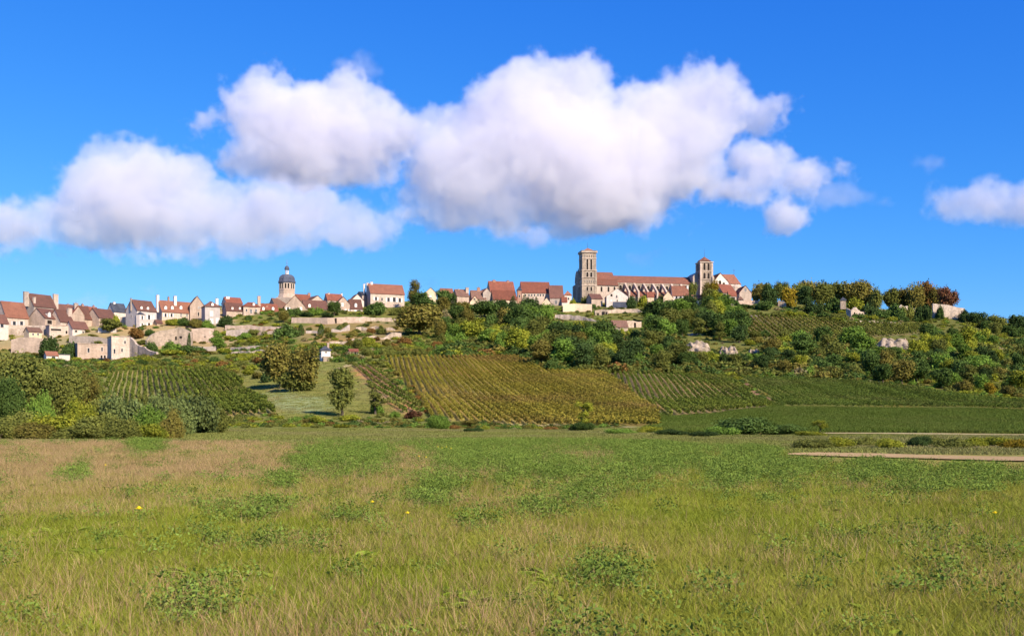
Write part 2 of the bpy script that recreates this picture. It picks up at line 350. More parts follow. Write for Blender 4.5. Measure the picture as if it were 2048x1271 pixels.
def soil(name, c1, c2, scale=0.8):
    m, t, N, L = nodes_of(name); geo = N('ShaderNodeNewGeometry')
    n1 = N('ShaderNodeTexNoise', Scale=scale, Detail=6.0, Roughness=0.7); L(geo.outputs['Position'], n1.inputs['Vector'])
    bs = N('ShaderNodeBsdfDiffuse', Roughness=1.0); L(mixrgb(t, c1, c2, ramp(t, n1.outputs[0], 0.3, 0.7)), bs.inputs[0])
    o = N('ShaderNodeOutputMaterial'); L(bs.outputs[0], o.inputs[0])
soil('dirt', (0.40, 0.30, 0.19), (0.28, 0.22, 0.12)); soil('bare_earth', (0.36, 0.24, 0.14), (0.25, 0.185, 0.085)); soil('dry_track', (0.36, 0.28, 0.16), (0.22, 0.19, 0.09))
soil('ploughed', (0.22, 0.125, 0.075), (0.15, 0.10, 0.055))
def ribbon(name, pts, half, mat, label, world_pts=False, jag=0.25, seed=1):
    """track draped on the ground along pixel points; half = half width in metres"""
    P = [p[:2] for p in pts] if world_pts else [hit(*p)[:2] for p in pts]
    g = rnd(seed); out = []
    for i in range(len(P)-1):
        a, b = np.array(P[i]), np.array(P[i+1]); n = max(1, int(np.linalg.norm(b-a)/2.0))
        out += [a + (b-a)*k/n for k in range(n)]
    out.append(np.array(P[-1])); out = np.array(out)
    d = np.gradient(out, axis=0); d /= np.linalg.norm(d, axis=1)[:, None] + 1e-9; nrm = np.stack([-d[:,1], d[:,0]], 1)
    v = []; K = 5
    for s in np.linspace(-1, 1, K):
        w = half*s*(1 + (jag*(g.random(len(out))-0.5) if abs(s) == 1 else 0))
        q = out + nrm*np.reshape(w, (-1, 1)); v.append(np.column_stack([q, ground(q[:,0], q[:,1]) + 0.05]))
    v = np.array(v); n = len(out); id2 = np.arange(K*n).reshape(K, n)
    fq = np.stack([id2[:-1,:-1], id2[:-1,1:], id2[1:,1:], id2[1:,:-1]], -1).reshape(-1, 4)[:, ::-1]
    o = obj(name, mesh(name, v.reshape(-1, 3), fq), M[mat]); return tag(o, label, kind='structure')
ribbon('path', [(1207,744),(1262,784),(1322,826)], 0.5, 'dirt', 'pale dirt path between the golden and the green vineyard')
ribbon('earth_strip', [(1466,756),(1500,778),(1534,802)], 1.6, 'ploughed', 'reddish bare strip between the two green vineyards')
ribbon('farm_track', [(xpx(1560,95),95),(xpx(1700,92),92),(xpx(1850,90),90),(xpx(2150,87),87),(xpx(3000,80),80),(xpx(4200,70),70)], 3.0, 'dry_track', 'dry farm track along the foot of the green vineyard', True)
ribbon('field_edge', [(xpx(1600,43.5),43.5),(xpx(1700,42),42),(xpx(1850,40.5),40.5),(xpx(2150,38.5),38.5),(xpx(2700,36),36),(xpx(3800,33),33)], 2.4, 'bare_earth', 'bare reddish earth strip behind the meadow', True)
ribbon('track_edge', [(960,847),(1060,850),(1190,853),(1300,855)], 0.9, 'dry_track', 'straw-coloured track under the golden vineyard')
ribbon('hill_path', [(1860,695),(1890,691),(1925,688)], 1.2, 'dirt', 'short dirt path on the right flank of the hill')
ribbon('turning_patch', [(672,738),(690,733),(700,728)], 1.2, 'dirt', 'bare pale ground above the narrow vine strip')

# ------------------------------------------------------------------ clouds (true volumes far beyond the hill)
CD = 4000.0
m, t, N, L = nodes_of('cloud_vapour')
pv = N('ShaderNodeVolumePrincipled'); pv.inputs['Color'].default_value = (0.957, 0.942, 0.962, 1); pv.inputs['Density'].default_value = 0.0095; pv.inputs['Anisotropy'].default_value = 0.0
o = N('ShaderNodeOutputMaterial'); L(pv.outputs[0], o.inputs['Volume'])
def cloud(label, blobs, seed, vox=6.0, amp=1.0, thin=1.0, CD=4000.0):
    ob = obj('cloud', mesh('cloud', [], [])); tag(ob, label, 'cloud', 'white cumulus clouds', 'stuff')
    k = CD/F; B = []
    for b in blobs:
        rx, rz = b[2]*k, b[3]*k; ry = (b[4] if len(b) > 4 else 0.8*min(b[2], b[3]))*k
        B.append((xpx(b[0], CD), CD + (b[5]*k if len(b) > 5 else 0), zpy(b[1], CD), rx, ry, rz))
    mn = [min(b[i] - b[i+3]*1.3 for b in B) - 90 for i in range(3)]; mx = [max(b[i] + b[i+3]*1.3 for b in B) + 90 for i in range(3)]
    ng = bpy.data.node_groups.new('cloud_shape', 'GeometryNodeTree')
    ng.interface.new_socket('Geometry', in_out='OUTPUT', socket_type='NodeSocketGeometry')
    NN = ng.nodes.new; LL = ng.links.new
    pos = NN('GeometryNodeInputPosition').outputs[0]
    def vm(op, a, b=None):
        n = NN('ShaderNodeVectorMath'); n.operation = op
        for i, v in enumerate((a, b)):
            if v is None: continue
            if hasattr(v, 'is_output'): LL(v, n.inputs[i])
            else: n.inputs[i].default_value = v
        return n.outputs['Value'] if op == 'LENGTH' else n.outputs[0]
    def mt(op, a, b=0., c=0., clamp=False):
        n = NN('ShaderNodeMath'); n.operation = op; n.use_clamp = clamp
        for i, v in enumerate((a, b, c)):
            if hasattr(v, 'is_output'): LL(v, n.inputs[i])
            else: n.inputs[i].default_value = v
        return n.outputs[0]
    def noise(scale, detail, rough, off, vec=False):
        n = NN('ShaderNodeTexNoise'); n.inputs['Scale'].default_value = scale; n.inputs['Detail'].default_value = detail; n.inputs['Roughness'].default_value = rough
        LL(vm('ADD', pos, off), n.inputs['Vector']); return n.outputs[1 if vec else 0]
    warp = vm('MULTIPLY', vm('SUBTRACT', noise(4000/CD/230, 3, .55, (seed*311., 5, 7), True), (.5, .5, .5)), (190*CD/4000, 190*CD/4000, 150*CD/4000))
    p = vm('ADD', pos, warp); f = None
    for (x, y, z, rx, ry, rz) in B:
        d = vm('LENGTH', vm('DIVIDE', vm('SUBTRACT', p, (x, y, z)), (rx, ry, rz)))
        g_ = mt('MULTIPLY', mt('SUBTRACT', 1.08, d), min(rx, rz)/100*4000/CD)
        f = g_ if f is None else mt('SMOOTH_MAX', f, g_, .22)
    n1 = mt('SUBTRACT', noise(4000/CD/150, 9, .66, (seed*97., 3, seed*31.)), .48)
    n1 = mt('MULTIPLY', n1, 2.7*amp)
    n2 = mt('MULTIPLY', mt('SUBTRACT', noise(4000/CD/42, 5, .62, (seed*53., 9, seed*17.)), .5), .75*amp)
    f = mt('MULTIPLY', mt('ADD', mt('ADD', f, n1), n2), 3.4, clamp=True)
    f = mt('MULTIPLY', mt('POWER', f, 1.35), thin)
    vc = NN('GeometryNodeVolumeCube'); LL(f, vc.inputs['Density'])
    vc.inputs['Min'].default_value = mn; vc.inputs['Max'].default_value = mx
    for i, ax in enumerate('XYZ'): vc.inputs['Resolution ' + ax].default_value = max(8, int((mx[i]-mn[i])/vox))
    sm = NN('GeometryNodeSetMaterial'); sm.inputs['Material'].default_value = M['cloud_vapour']; LL(vc.outputs[0], sm.inputs[0])
    out = NN('NodeGroupOutput'); LL(sm.outputs[0], out.inputs[0])
    ob.modifiers.new('shape', 'NODES').node_group = ng
cloud('largest white cumulus cloud above the church', [(930,330,120,100),(1060,250,130,115),(1130,195,90,75),(1010,395,190,65),(1200,330,190,130),(1180,430,170,48),(1330,250,130,90),(1400,215,110,75),(1500,225,75,42),(1340,320,110,80),(1160,300,150,120),(850,270,60,45),(855,390,55,40),(1265,400,80,60)], 1)
cloud('grey-based cumulus cloud above the domed belfry', [(640,270,180,95),(690,205,70,60),(530,230,85,70),(750,270,75,75),(455,235,45,25),(560,310,110,55),(680,325,140,42)], 2, CD=4700.0)
cloud('bright cumulus cloud low over the left of the village', [(30,445,110,55),(230,400,120,95),(235,325,75,50),(320,365,110,75),(400,430,160,70),(580,430,130,62),(560,385,70,35),(690,450,100,50),(330,470,200,42),(180,465,130,40),(110,440,80,45),(480,460,150,45)], 3, CD=3400.0)
cloud('ragged cloud trailing off to the right of the largest one', [(1470,375,80,42),(1520,325,60,50),(1562,300,32,42),(1600,350,75,32),(1575,420,38,38)], 4, CD=4800.0)
cloud('thin torn cloud shred below the ragged trail', [(1660,395,80,26),(1730,398,45,20)], 9, thin=0.5, amp=.38, CD=4300.0)
cloud('flat cloud at the right edge of the sky', [(1950,405,95,36),(2060,402,110,40)], 5, amp=.65)
cloud('small cloud puff above the flat cloud', [(1850,332,42,20)], 6, thin=0.5, amp=.38)
cloud('wispy cloud scrap on top of the grey-based cloud', [(690,130,32,20),(730,130,22,36)], 7, thin=0.55, amp=.38, CD=3900.0)
cloud('small low cloud left of the tall church tower', [(1070,482,85,22)], 8, thin=0.8, amp=.38, CD=5400.0)
cloud('faint cloud puff right of the tall church tower', [(1280,514,42,17)], 10, thin=0.4, amp=.38, CD=5200.0)
cloud('faint low cloud over the left houses', [(180,600,48,14),(290,578,24,14)], 11, thin=0.45, amp=.38, CD=4800.0)
cloud('faint low cloud behind the middle trees', [(866,565,26,12)], 12, thin=0.4, amp=.38, CD=4800.0)

# ------------------------------------------------------------------ masonry things
def va(px): return math.atan((1024 - px) / F)

class Frame:
    """local frame of a building: x along its front (to the right), y into its depth, z up; origin at the front left base corner"""
    def __init__(s, px, Y, rel_deg, z0, rot=None):
        s.a = va(px) + math.radians(rel_deg) if rot is None else rot
        s.O = (xpx(px, Y), Y, z0); s.ca, s.sa = math.cos(s.a), math.sin(s.a); s.z0 = z0; s.Y = Y
    def x(s, px, y=0.0):
        k = (px - 1024) / F
        return (k*(s.O[1] + y*s.ca) - s.O[0] + y*s.sa) / (s.ca - k*s.sa)
    def depth(s, x, y=0.0): return s.O[1] + x*s.sa + y*s.ca
    def z(s, py, x=0.0, y=0.0): return zpy(py, s.depth(x, y)) - s.z0

def roof_gable(W, D, z1, z2, along_x=True, ov=0.35, th=0.22, ovx=0.25):
    b = MB()
    if along_x:
        sl = (z2 - z1) / (D/2); e = z1 - sl*ov
        b.prism_x([(-ov, e), (D/2, z2), (D+ov, e), (D+ov, e+th), (D/2, z2+th), (-ov, e+th)][::1], -ovx, W+ovx)
    else:
        sl = (z2 - z1) / (W/2); e = z1 - sl*ov
        b.prism_y([(-ov, e), (W/2, z2), (W+ov, e), (W+ov, e+th), (W/2, z2+th), (-ov, e+th)], -ovx, D+ovx)
    return b
def roof_hip(W, D, z1, z2, ov=0.4, ridge=0.3):
    r = ridge*W/2; b = MB()
    return b.poly([(-ov,-ov,z1-.1),(W+ov,-ov,z1-.1),(W+ov,D+ov,z1-.1),(-ov,D+ov,z1-.1),(-ov,-ov,z1+.1),(W+ov,-ov,z1+.1),(W+ov,D+ov,z1+.1),(-ov,D+ov,z1+.1),(W/2-r,D/2,z2),(W/2+r,D/2,z2)],
                  [(3,2,1,0),(0,1,5,4),(1,2,6,5),(2,3,7,6),(3,0,4,7),(4,5,9,8),(5,6,9),(6,7,8,9),(7,4,8)])

def window(root, x, z, w, h, kind='open', y=0.0, mat='trim', arch=False):
    """stone surround proud of the wall, recessed pane, shutters beside it or closed over it"""
    fr = 0.14; b = MB()
    if arch:
        n = 7; out = [(x-w/2-fr, z-h/2)] ; inn = [(x-w/2, z-h/2)]
        hz = z + h/2 - w/2
        for i in range(n+1):
            a_ = PI - PI*i/n
            out.append((x + (w/2+fr)*math.cos(a_), hz + (w/2+fr)*math.sin(a_))); inn.append((x + w/2*math.cos(a_), hz + w/2*math.sin(a_)))
        out.append((x+w/2+fr, z-h/2)); inn.append((x+w/2, z-h/2))
        k = len(out); vs = [(p[0], y-.10, p[1]) for p in out] + [(p[0], y-.10, p[1]) for p in inn] + [(p[0], y, p[1]) for p in out] + [(p[0], y, p[1]) for p in inn]
        fs = []
        for i in range(k-1): fs += [(i, i+k, i+k+1, i+1)[::-1], (i, i+1, i+2*k+1, i+2*k)[::-1], (i+k, i+3*k, i+3*k+1, i+k+1)[::-1]]
        b.poly(vs, fs); wn = b.build('window', M[mat], root)
        MB().poly([(p[0], y-.025, p[1]) for p in inn], [tuple(range(k))[::-1]]).build('pane', M['opening_shade'], wn)  # flat dark sheet painted as the shade within the arch
        return wn
    b.box(x-w/2-fr, x+w/2+fr, y-.09, y, z+h/2, z+h/2+fr); b.box(x-w/2-fr, x+w/2+fr, y-.14, y, z-h/2-fr, z-h/2)
    b.box(x-w/2-fr, x-w/2, y-.08, y, z-h/2, z+h/2); b.box(x+w/2, x+w/2+fr, y-.08, y, z-h/2, z+h/2)
    wn = b.build('window', M[mat], root)
    if kind == 'shut':
        for s in (-1, 1): MB().box(x + (s-1)*w/4 + .02, x + (s+1)*w/4 - .02, y-.07, y-.01, z-h/2, z+h/2).build('shutter', M['shutter_white'], wn)
    else:
        p = MB().box(x-w/2, x+w/2, y-.03, y-.005, z-h/2, z+h/2); p.build('pane', M['opening_shade' if kind == 'hole' else 'glass_dark'], wn)  # hole kind: dark sheet paints the inner shade, wall stays solid
        if kind in ('open', 'grey'):
            for s in (-1, 1):
                x0 = x + s*(w/2 + fr + w/4)
                MB().box(x0-w/4, x0+w/4, y-.06, y-.01, z-h/2, z+h/2).build('shutter', M['shutter_white' if kind == 'open' else 'shutter_grey'], wn)
        if kind == 'bars':
            g_ = MB().box(x-.05, x+.05, y-.06, y-.03, z-h/2, z+h/2)
            for q in (-.17, .17): g_.box(x-w/2, x+w/2, y-.055, y-.03, z+q*h*1.0-.04, z+q*h*1.0+.04)
            g_.build('glazing_bar', M['shutter_white'], wn)
    return wn

def chimney(roof, x, y, z0, z1, w=0.9, d=0.7, mat='chimney_brick', cap=True):
    b = MB().box(x-w/2, x+w/2, y-d/2, y+d/2, z0, z1)
    b.box(x-w/2-.1, x+w/2+.1, y-d/2-.1, y+d/2+.1, z1-.22, z1-.001)
    c = b.build('chimney', M[mat], roof)
    if cap:
        MB().lathe(x, y, [(.19, z1-.05), (.16, z1+.4), (.21, z1+.48)], 8).build('chimney_pot', M['tile_red'], c)

def dormer(roof, x, z, w, h, slope_y, mat_wall='chimney_white', mat_roof='tile_brown', shut=True):
    """small gabled dormer standing out of the front roof slope; slope_y(z) gives the slope's y at height z"""
    y0 = slope_y(z - h/2) - 0.05; y1 = slope_y(z + h/2 + 0.4) + 0.3
    d = MB().prism_y([(x-w/2, z-h/2-.3), (x+w/2, z-h/2-.3), (x+w/2, z+h/2), (x, z+h/2+w*.35), (x-w/2, z+h/2)], y0, y1).build('dormer', M[mat_wall], roof)
    MB().prism_y([(x-w/2-.15, z+h/2-.12), (x, z+h/2+w*.35), (x+w/2+.15, z+h/2-.12), (x+w/2+.15, z+h/2+.02), (x, z+h/2+w*.35+.14), (x-w/2-.15, z+h/2+.02)], y0-.12, y1).build('dormer_roof', M[mat_roof], d)
    MB().box(x-w*.3, x+w*.3, y0-.04, y0-.005, z-h/2, z+h*.42).build('shutter' if shut else 'pane', M['shutter_white' if shut else 'glass_dark'], d)

GROUP_H = 'stone houses of the hill village'
def house(label, pl, pr, base, eave, ridge, Y, rel=25, D=8.0, kind='side', wall='stone_tan', roof='tile_red', wins=(), chims=(), dorms=(), doors=(), gwins=(), name='house', ov=0.35, cat='house', hipr=0.3):
    if Y is None: Y = hit_Y((pl+pr)/2, base)
    z0 = zpy(base, Y); fr = Frame(pl, Y, rel, z0); W = fr.x(pr); root = empty(name, fr.O, fr.a)
    tag(root, label, cat, GROUP_H)
    ez = fr.z(eave, W/2)
    rz = fr.z(ridge, W/2, D/2); b = MB(); bot = -3.5
    if kind == 'side': b.prism_x([(0, bot), (D, bot), (D, ez), (D/2, rz), (0, ez)], 0, W)
    elif kind == 'gable': b.prism_y([(0, bot), (W, bot), (W, ez), (W/2, fr.z(ridge, W/2, 0)), (0, ez)], 0, D); rz = fr.z(ridge, W/2, 0)
    else: b.box(0, W, 0, D, bot, ez)
    b.build('wall', M[wall], root)
    if kind == 'side': rf = roof_gable(W, D, ez, rz, True, ov).build('roof', M[roof], root)
    elif kind == 'gable': rf = roof_gable(W, D, ez, rz, False, ov).build('roof', M[roof], root)
    elif kind == 'hip': rf = roof_hip(W, D, ez, rz, ridge=hipr).build('roof', M[roof], root)
    else:
        rf = MB().box(-.2, W+.2, -.2, D+.2, ez-.01, ez+.25).build('roof', M[roof], root)
    k = Y / F
    for w in wins:
        px, py, wp, hp = w[:4]; kd = w[4] if len(w) > 4 else 'open'
        x = fr.x(px); window(root, x, fr.z(py, x), wp*k, hp*k, kd)
    for (px, py, wp, hp) in doors:
        x = fr.x(px); z = fr.z(py, x)
        dr = MB().box(x-wp*k/2, x+wp*k/2, -.06, .0, z-hp*k/2, z+hp*k/2).build('door', M['wood_pale'], root)
    for (f_, py, wp, hp, kd) in gwins:                     # windows of the left gable wall, f_ = 0 front .. 1 back
        wn = window(root, 0, 0, wp*k, hp*k, kd); wn.rotation_euler = (0, 0, -PI/2); wn.location = (0, f_*D, fr.z(py, 0, f_*D))
    for c in chims:
        px, top = c[:2]; w = c[2] if len(c) > 2 else 4; mt_ = c[3] if len(c) > 3 else 'chimney_brick'; fy = c[4] if len(c) > 4 else 0.5
        y = D*fy; x = fr.x(px, y); zt = fr.z(top, x, y)
        zb = min(ez, rz) if kind != 'flat' else ez
        chimney(rf, x, y, zb - .3, zt, w*k, min(w*k, 1.2), mt_, cap=w < 9)
    for dd in dorms:
        px, py = dd[:2]; w = dd[2] if len(dd) > 2 else 5.5; h = dd[3] if len(dd) > 3 else 6; mw = dd[4] if len(dd) > 4 else 'chimney_white'
        if kind in ('side', 'hip'):
            sy = lambda z_, e=ez, r=rz, D_=D: (z_ - e) / max(r - e, .1) * D_/2
            yy = D*0.18; x = fr.x(px, yy); z = fr.z(py, x, yy)
            dormer(rf, x, z, w*k, h*k, sy, mw, roof)
    return root, fr, W

H = house
# ---- left end of the village
H('low red-brown roofed house cut by the left picture edge', -30, 17, 662, 645, 628, 440, 24, 7, wall='render_white', roof='tile_brown', wins=[(4,651,6,7,'grey')])
H('house with an orange-brown roof beside the left picture edge', 12, 57, 662, 634, 604, 455, 28, 9, wall='stone_pale', roof='tile_orange', wins=[(28.5,646,6,8,'grey'),(43,646,6,8,'grey')])
H('tallest dark-roofed house of the left village with massive chimneys', 68, 112, 640, 613, 589, 490, 34, 9, wall='stone_grey', roof='tile_brown', chims=[(52,583,10,'stone_grey',.5),(111,588,10,'stone_pale',.3),(68,594,5,'stone_pale',.15)])
H('house with two dormers and a wide bare left gable wall', 90, 124, 655, 637, 618, 462, 44, 10, wall='stone_tan', roof='tile_brown', dorms=[(94.5,630,8,9,'render_grey'),(111.5,630,8,9,'render_grey')], wins=[(99,644,12,8,'hole'),(115,644,12,8,'hole')])
H('flat-topped stone outbuilding below the house with two dormers', 99, 141, 676, 651, 651, 447, 15, 6, 'flat', wall='stone_pale', roof='stone_tan', wins=[(112,659,20,4,'hole'),(133,664,4,6,'hole')])
H('long brown-roofed house behind the stepped chimneys', 117, 182, 645, 624, 610, 505, 20, 8, wall='stone_tan', roof='tile_brown', chims=[(136,608,4,'chimney_brick'),(165,608,4,'chimney_brick')])
H('narrow house with a sloping red-brown roof and one pale chimney', 121, 147, 660, 643, 620, 466, 38, 8, wall='stone_pale', roof='tile_brown', chims=[(139,616,9,'stone_pale',.3)])
H('tan gabled house under a broad square chimney', 144, 169, 656, 629, 612, 474, 22, 9, 'gable', wall='stone_tan', roof='tile_red', chims=[(152,606,8,'stone_grey',.2)])
H('small red-roofed house wedged against the tan gable', 163, 184, 658, 637, 613, 482, 30, 8, wall='stone_tan', roof='tile_brown')
H('low white house with a lean brown roof near the round tree', 145, 177, 672, 657, 643, 450, 30, 6, wall='render_white', roof='tile_brown', wins=[(152,662,5,4,'hole'),(166,664,3,5,'dark')])
H('brown-roofed house showing a big bare tan gable by the round tree', 198, 234, 662, 636, 618, 484, 40, 9, wall='stone_tan', roof='tile_brown', wins=[(206,643,4,6,'dark'),(218,643,4,6,'dark')])
H('small house with a slate lower roof and white gable', 228, 254, 645, 623, 607, 505, 28, 7, wall='render_white', roof='slate', chims=[(228,604,4,'chimney_white')])
r_, f_, W_ = H('tall pale grey house with white shutters and dark red roof', 274, 313, 668, 621, 601, 470, 34, 9, wall='render_grey', roof='tile_brown', wins=[(298,634,5,9,'open'),(307,634,3.5,8,'shut'),(298,650,5,9,'open'),(307,650,3.5,8,'shut')], dorms=[(280,616,5,5),(293,617,5,5)], chims=[(262,597,3,'stone_grey',.5)], gwins=[(.5,632,3,5,'dark')])
# polygonal stair bay of the tall pale grey house
bx0, bx1 = f_.x(276, -1.5), f_.x(292, -1.5); bz = f_.z(629, 2, -1.5)
bay = MB().poly([(bx0,0,-3.5),(bx0+.7,-1.6,-3.5),(bx1-.7,-1.6,-3.5),(bx1,0,-3.5),(bx0,0,bz),(bx0+.7,-1.6,bz),(bx1-.7,-1.6,bz),(bx1,0,bz)], [(0,1,5,4),(1,2,6,5),(2,3,7,6),(4,5,6,7)]).build('stair_bay', M['render_grey'], r_)
MB().poly([(bx0-.2,0,bz),(bx0+.6,-1.85,bz),(bx1-.6,-1.85,bz),(bx1+.2,0,bz),((bx0+bx1)/2,-.05,bz+1.6)], [(0,1,4),(1,2,4),(2,3,4),(3,2,1,0)]).build('bay_roof', M['slate'], bay)
for pz in (635, 650): window(bay, (bx0+bx1)/2, f_.z(pz, 2, -1.6), .8, 1.7, 'open', y=-1.61)
H('long house with orange-red roof and tall white chimneys', 324, 391, 646, 624, 603, 492, 22, 9, wall='stone_pale', roof='tile_orange', chims=[(315,590,5,'chimney_white',.5),(337,594,3,'chimney_brick',.6),(350,592,5,'chimney_white',.35)], dorms=[(330,616),(343.5,616),(361.5,615.5)], wins=[(331,630,4,7,'open'),(343,630,4,7,'open'),(362,630,3.5,7,'bars'),(374,630,3.5,7,'bars'),(384,630,3.5,7,'hole')])
H('steep bare tan gable beside the long orange-red roof', 380, 409, 660, 611, 592, 500, 8, 10, 'gable', wall='stone_tan', roof='tile_brown', wins=[(398,615,3.5,4,'bars'),(397,628,3,8,'hole')])
H('white-shuttered tower house with a pyramid roof', 410, 440, 658, 613, 602, 488, 12, 8, 'hip', wall='render_grey', roof='tile_brown', wins=[(423,627,6,10,'shut'),(423,642,6,10,'shut'),(434.5,641,5,10,'shut')], dorms=[(424,610,5,6)], chims=[(433.5,597,5,'chimney_white',.6)], hipr=0.05)
H('small red roof with a white chimney behind the hedge house', 453, 485, 625, 606, 595, 540, 18, 8, wall='render_white', roof='tile_red', chims=[(455,593,7,'chimney_white',.4)])
H('stone house with a tall window and two roof dormers above the terrace', 453, 487, 652, 621, 606, 517, 14, 8, wall='stone_tan', roof='tile_brown', wins=[(479,635,5,11,'bars'),(473,647,4,4,'dark')], dorms=[(464,617,5,5,'stone_tan'),(479,617,5,5,'stone_tan')])
H('stone house with four stacked windows and a hipped roof', 487, 520, 650, 613, 604, 520, 10, 8, 'hip', wall='stone_tan', roof='tile_red', wins=[(493,620,3,5,'dark'),(502,622,4.5,8,'bars'),(512,622,4.5,8,'bars'),(502,636,4.5,8,'bars'),(512,636,4.5,8,'bars')], dorms=[(507,609,5,6,'stone_pale')], chims=[(518,592,6,'stone_tan',.5)])
H('stone house with white dormers left of the domed belfry', 521, 557, 650, 622, 608, 530, 10, 9, wall='stone_tan', roof='tile_red', wins=[(526,635,5,11,'bars'),(536,636,3.5,6,'dark'),(546,635,5,11,'bars')], dorms=[(526,618,5,6),(545.5,618,5,6)], chims=[(533.5,611,4,'chimney_brick',.3)])
H('small red roof peeping between the two bare tan gables', 183, 199, 645, 628, 614, 512, 26, 7, wall='stone_tan', roof='tile_red', chims=[(187,611,3,'chimney_brick')])
H('low cream outbuilding under the house with the orange-brown roof', 58, 84, 676, 663, 655, 443, 24, 5, wall='cream', roof='tile_old', wins=[(66,668,3,4,'dark'),(76,668,3,4,'dark')])
H('small stone lean-to beside the tall pale grey house', 314, 325, 660, 646, 640, 474, 24, 4, wall='stone_tan', roof='tile_brown')
# ---- right of the domed belfry
H('broad tan gabled house at the foot of the domed belfry', 569, 611, 632, 613, 590, 540, 6, 12, 'gable', wall='stone_tan', roof='tile_brown', wins=[(576,618,4,8,'open'),(602,618,4,8,'shut')])
H('red roof just right of the domed belfry', 593, 622, 620, 600, 589, 570, 12, 8, wall='stone_tan', roof='tile_red', chims=[(618,586,5,'chimney_brick')])
H('low house with a long red-brown roof and small white dormer', 609, 656, 632, 617, 601, 548, 14, 9, wall='render_white', roof='tile_brown', dorms=[(618,612,5,6)], wins=[(636,622,3.5,5,'shut')])
H('beige house peeping over the long red-brown roof', 621, 649, 620, 602, 591, 566, 25, 8, 'gable', wall='stone_pale', roof='tile_old')
H('red roof with end chimneys behind the round dark bush', 655, 686, 622, 600, 588, 572, 14, 8, wall='stone_tan', roof='tile_red', chims=[(657,586,4,'stone_tan'),(683,587,3,'chimney_white')])
H('tan gabled house with closed white shutters above the long wall', 673, 700, 634, 608, 593, 552, 10, 9, 'gable', wall='stone_tan', roof='tile_brown', wins=[(685,609,4,7,'shut'),(691.5,622,4,8,'shut'),(698,622,2.5,8,'shut')])
H('low red-roofed wing with one white dormer above the long wall', 701, 725, 634, 617, 599, 554, 14, 8, wall='render_white', roof='tile_brown', wins=[(711,623,4.5,8,'shut'),(720,624,2.5,7,'shut')], dorms=[(711,611,5,7)])
H('white back gable behind the dormered wing', 702, 728, 620, 601, 588, 575, 15, 8, 'gable', wall='render_white', roof='tile_brown')
H('big stone house with orange roof and three white chimneys', 741, 809, 624, 587, 569, 580, 14, 11, wall='stone_pale', roof='tile_orange', wins=[(752,597,4.5,7,'open'),(764,598,3,6,'dark'),(777,599,5,8,'open'),(788.5,599,6,9,'open'),(799.5,600,5,8,'open')], chims=[(728.5,568,4,'chimney_white',.9),(735,566,4,'chimney_white',.7),(743,564,4.5,'chimney_white',.5)])
H('dark shaded lean house left of the big orange-roofed one', 724, 741, 624, 590, 584, 586, 26, 8, wall='stone_grey', roof='slate')
H('cream gable between the tall dark trees', 850, 873, 606, 586, 575, 600, 4, 9, 'gable', wall='cream', roof='tile_old', wins=[(861,592,4,4,'shut')])
H('house with an orange roof behind the green tree', 884, 908, 606, 592, 577, 606, 14, 9, wall='stone_tan', roof='tile_orange')
H('old house with a brown roof and beige chimney breast', 914, 938, 612, 592, 579, 612, 18, 9, wall='stone_tan', roof='tile_old', chims=[(934,575,6,'stone_tan',.3),(917,578,3,'stone_tan')])
H('half-timbered gabled house half hidden by trees', 940, 960, 624, 604, 592, 600, 8, 9, 'gable', wall='cream', roof='tile_red', wins=[(949,598,4,3,'hole'),(950,611,3,6,'dark')])
H('red roof with a thick chimney behind the half-timbered gable', 944, 972, 612, 597, 581, 616, 12, 9, wall='stone_tan', roof='tile_old', chims=[(957,575,6,'chimney_brick',.5)])
H('plain grey gable left of the two big red roofs', 966, 982, 612, 585, 576, 618, 20, 9, 'gable', wall='stone_grey', roof='tile_old')
H('tall house with a steep red roof and two end chimneys', 981, 1030, 604, 583, 563, 628, 12, 12, wall='stone_tan', roof='tile_red', chims=[(988,560,6,'chimney_brick',.5),(1016,561,5,'chimney_brick',.5)])
H('lower house with a plain red roof and dark left gable', 987, 1034, 616, 599, 581, 616, 14, 10, wall='cream', roof='tile_red')
H('slender brick turret between the two biggest red roofs', 1035, 1043, 608, 580, 572, 622, 8, 3, 'hip', wall='chimney_brick', roof='slate', wins=[(1039,592,3,5,'dark')], name='turret', cat='turret', hipr=0.02)
H('longest orange-red roofed house with a row of small windows', 1044, 1101, 618, 585, 564, 626, 8, 13, wall='stone_pale', roof='tile_red', wins=[(x,590,2.6,4.5,'dark') for x in (1051,1058,1063.5,1069,1076,1081,1086.5,1092)]+[(1055,601,3,5,'dark')])
H('cream gabled annex under the row of small windows', 1083, 1104, 622, 608, 595, 616, 4, 6, 'gable', wall='cream', roof='tile_old')
H('tall brick-grey house with red-brown roof beside the cream wall', 1100, 1127, 630, 595, 571, 622, 6, 12, wall='stone_grey', roof='tile_brown', wins=[(1112,604,5,7,'bars'),(1112,619,3.5,4,'dark'),(1120,619,3.5,4,'dark')])
H('little white house with a red pyramid roof by the tall tower', 1129, 1143, 612, 590, 581, 626, 6, 5, 'hip', wall='render_white', roof='tile_orange', wins=[(1137,597,3,4,'dark')], hipr=0.02)
H('low annex with a red lean roof beside the little white house', 1124, 1134, 612, 603, 594, 620, 6, 4, wall='render_white', roof='tile_red')
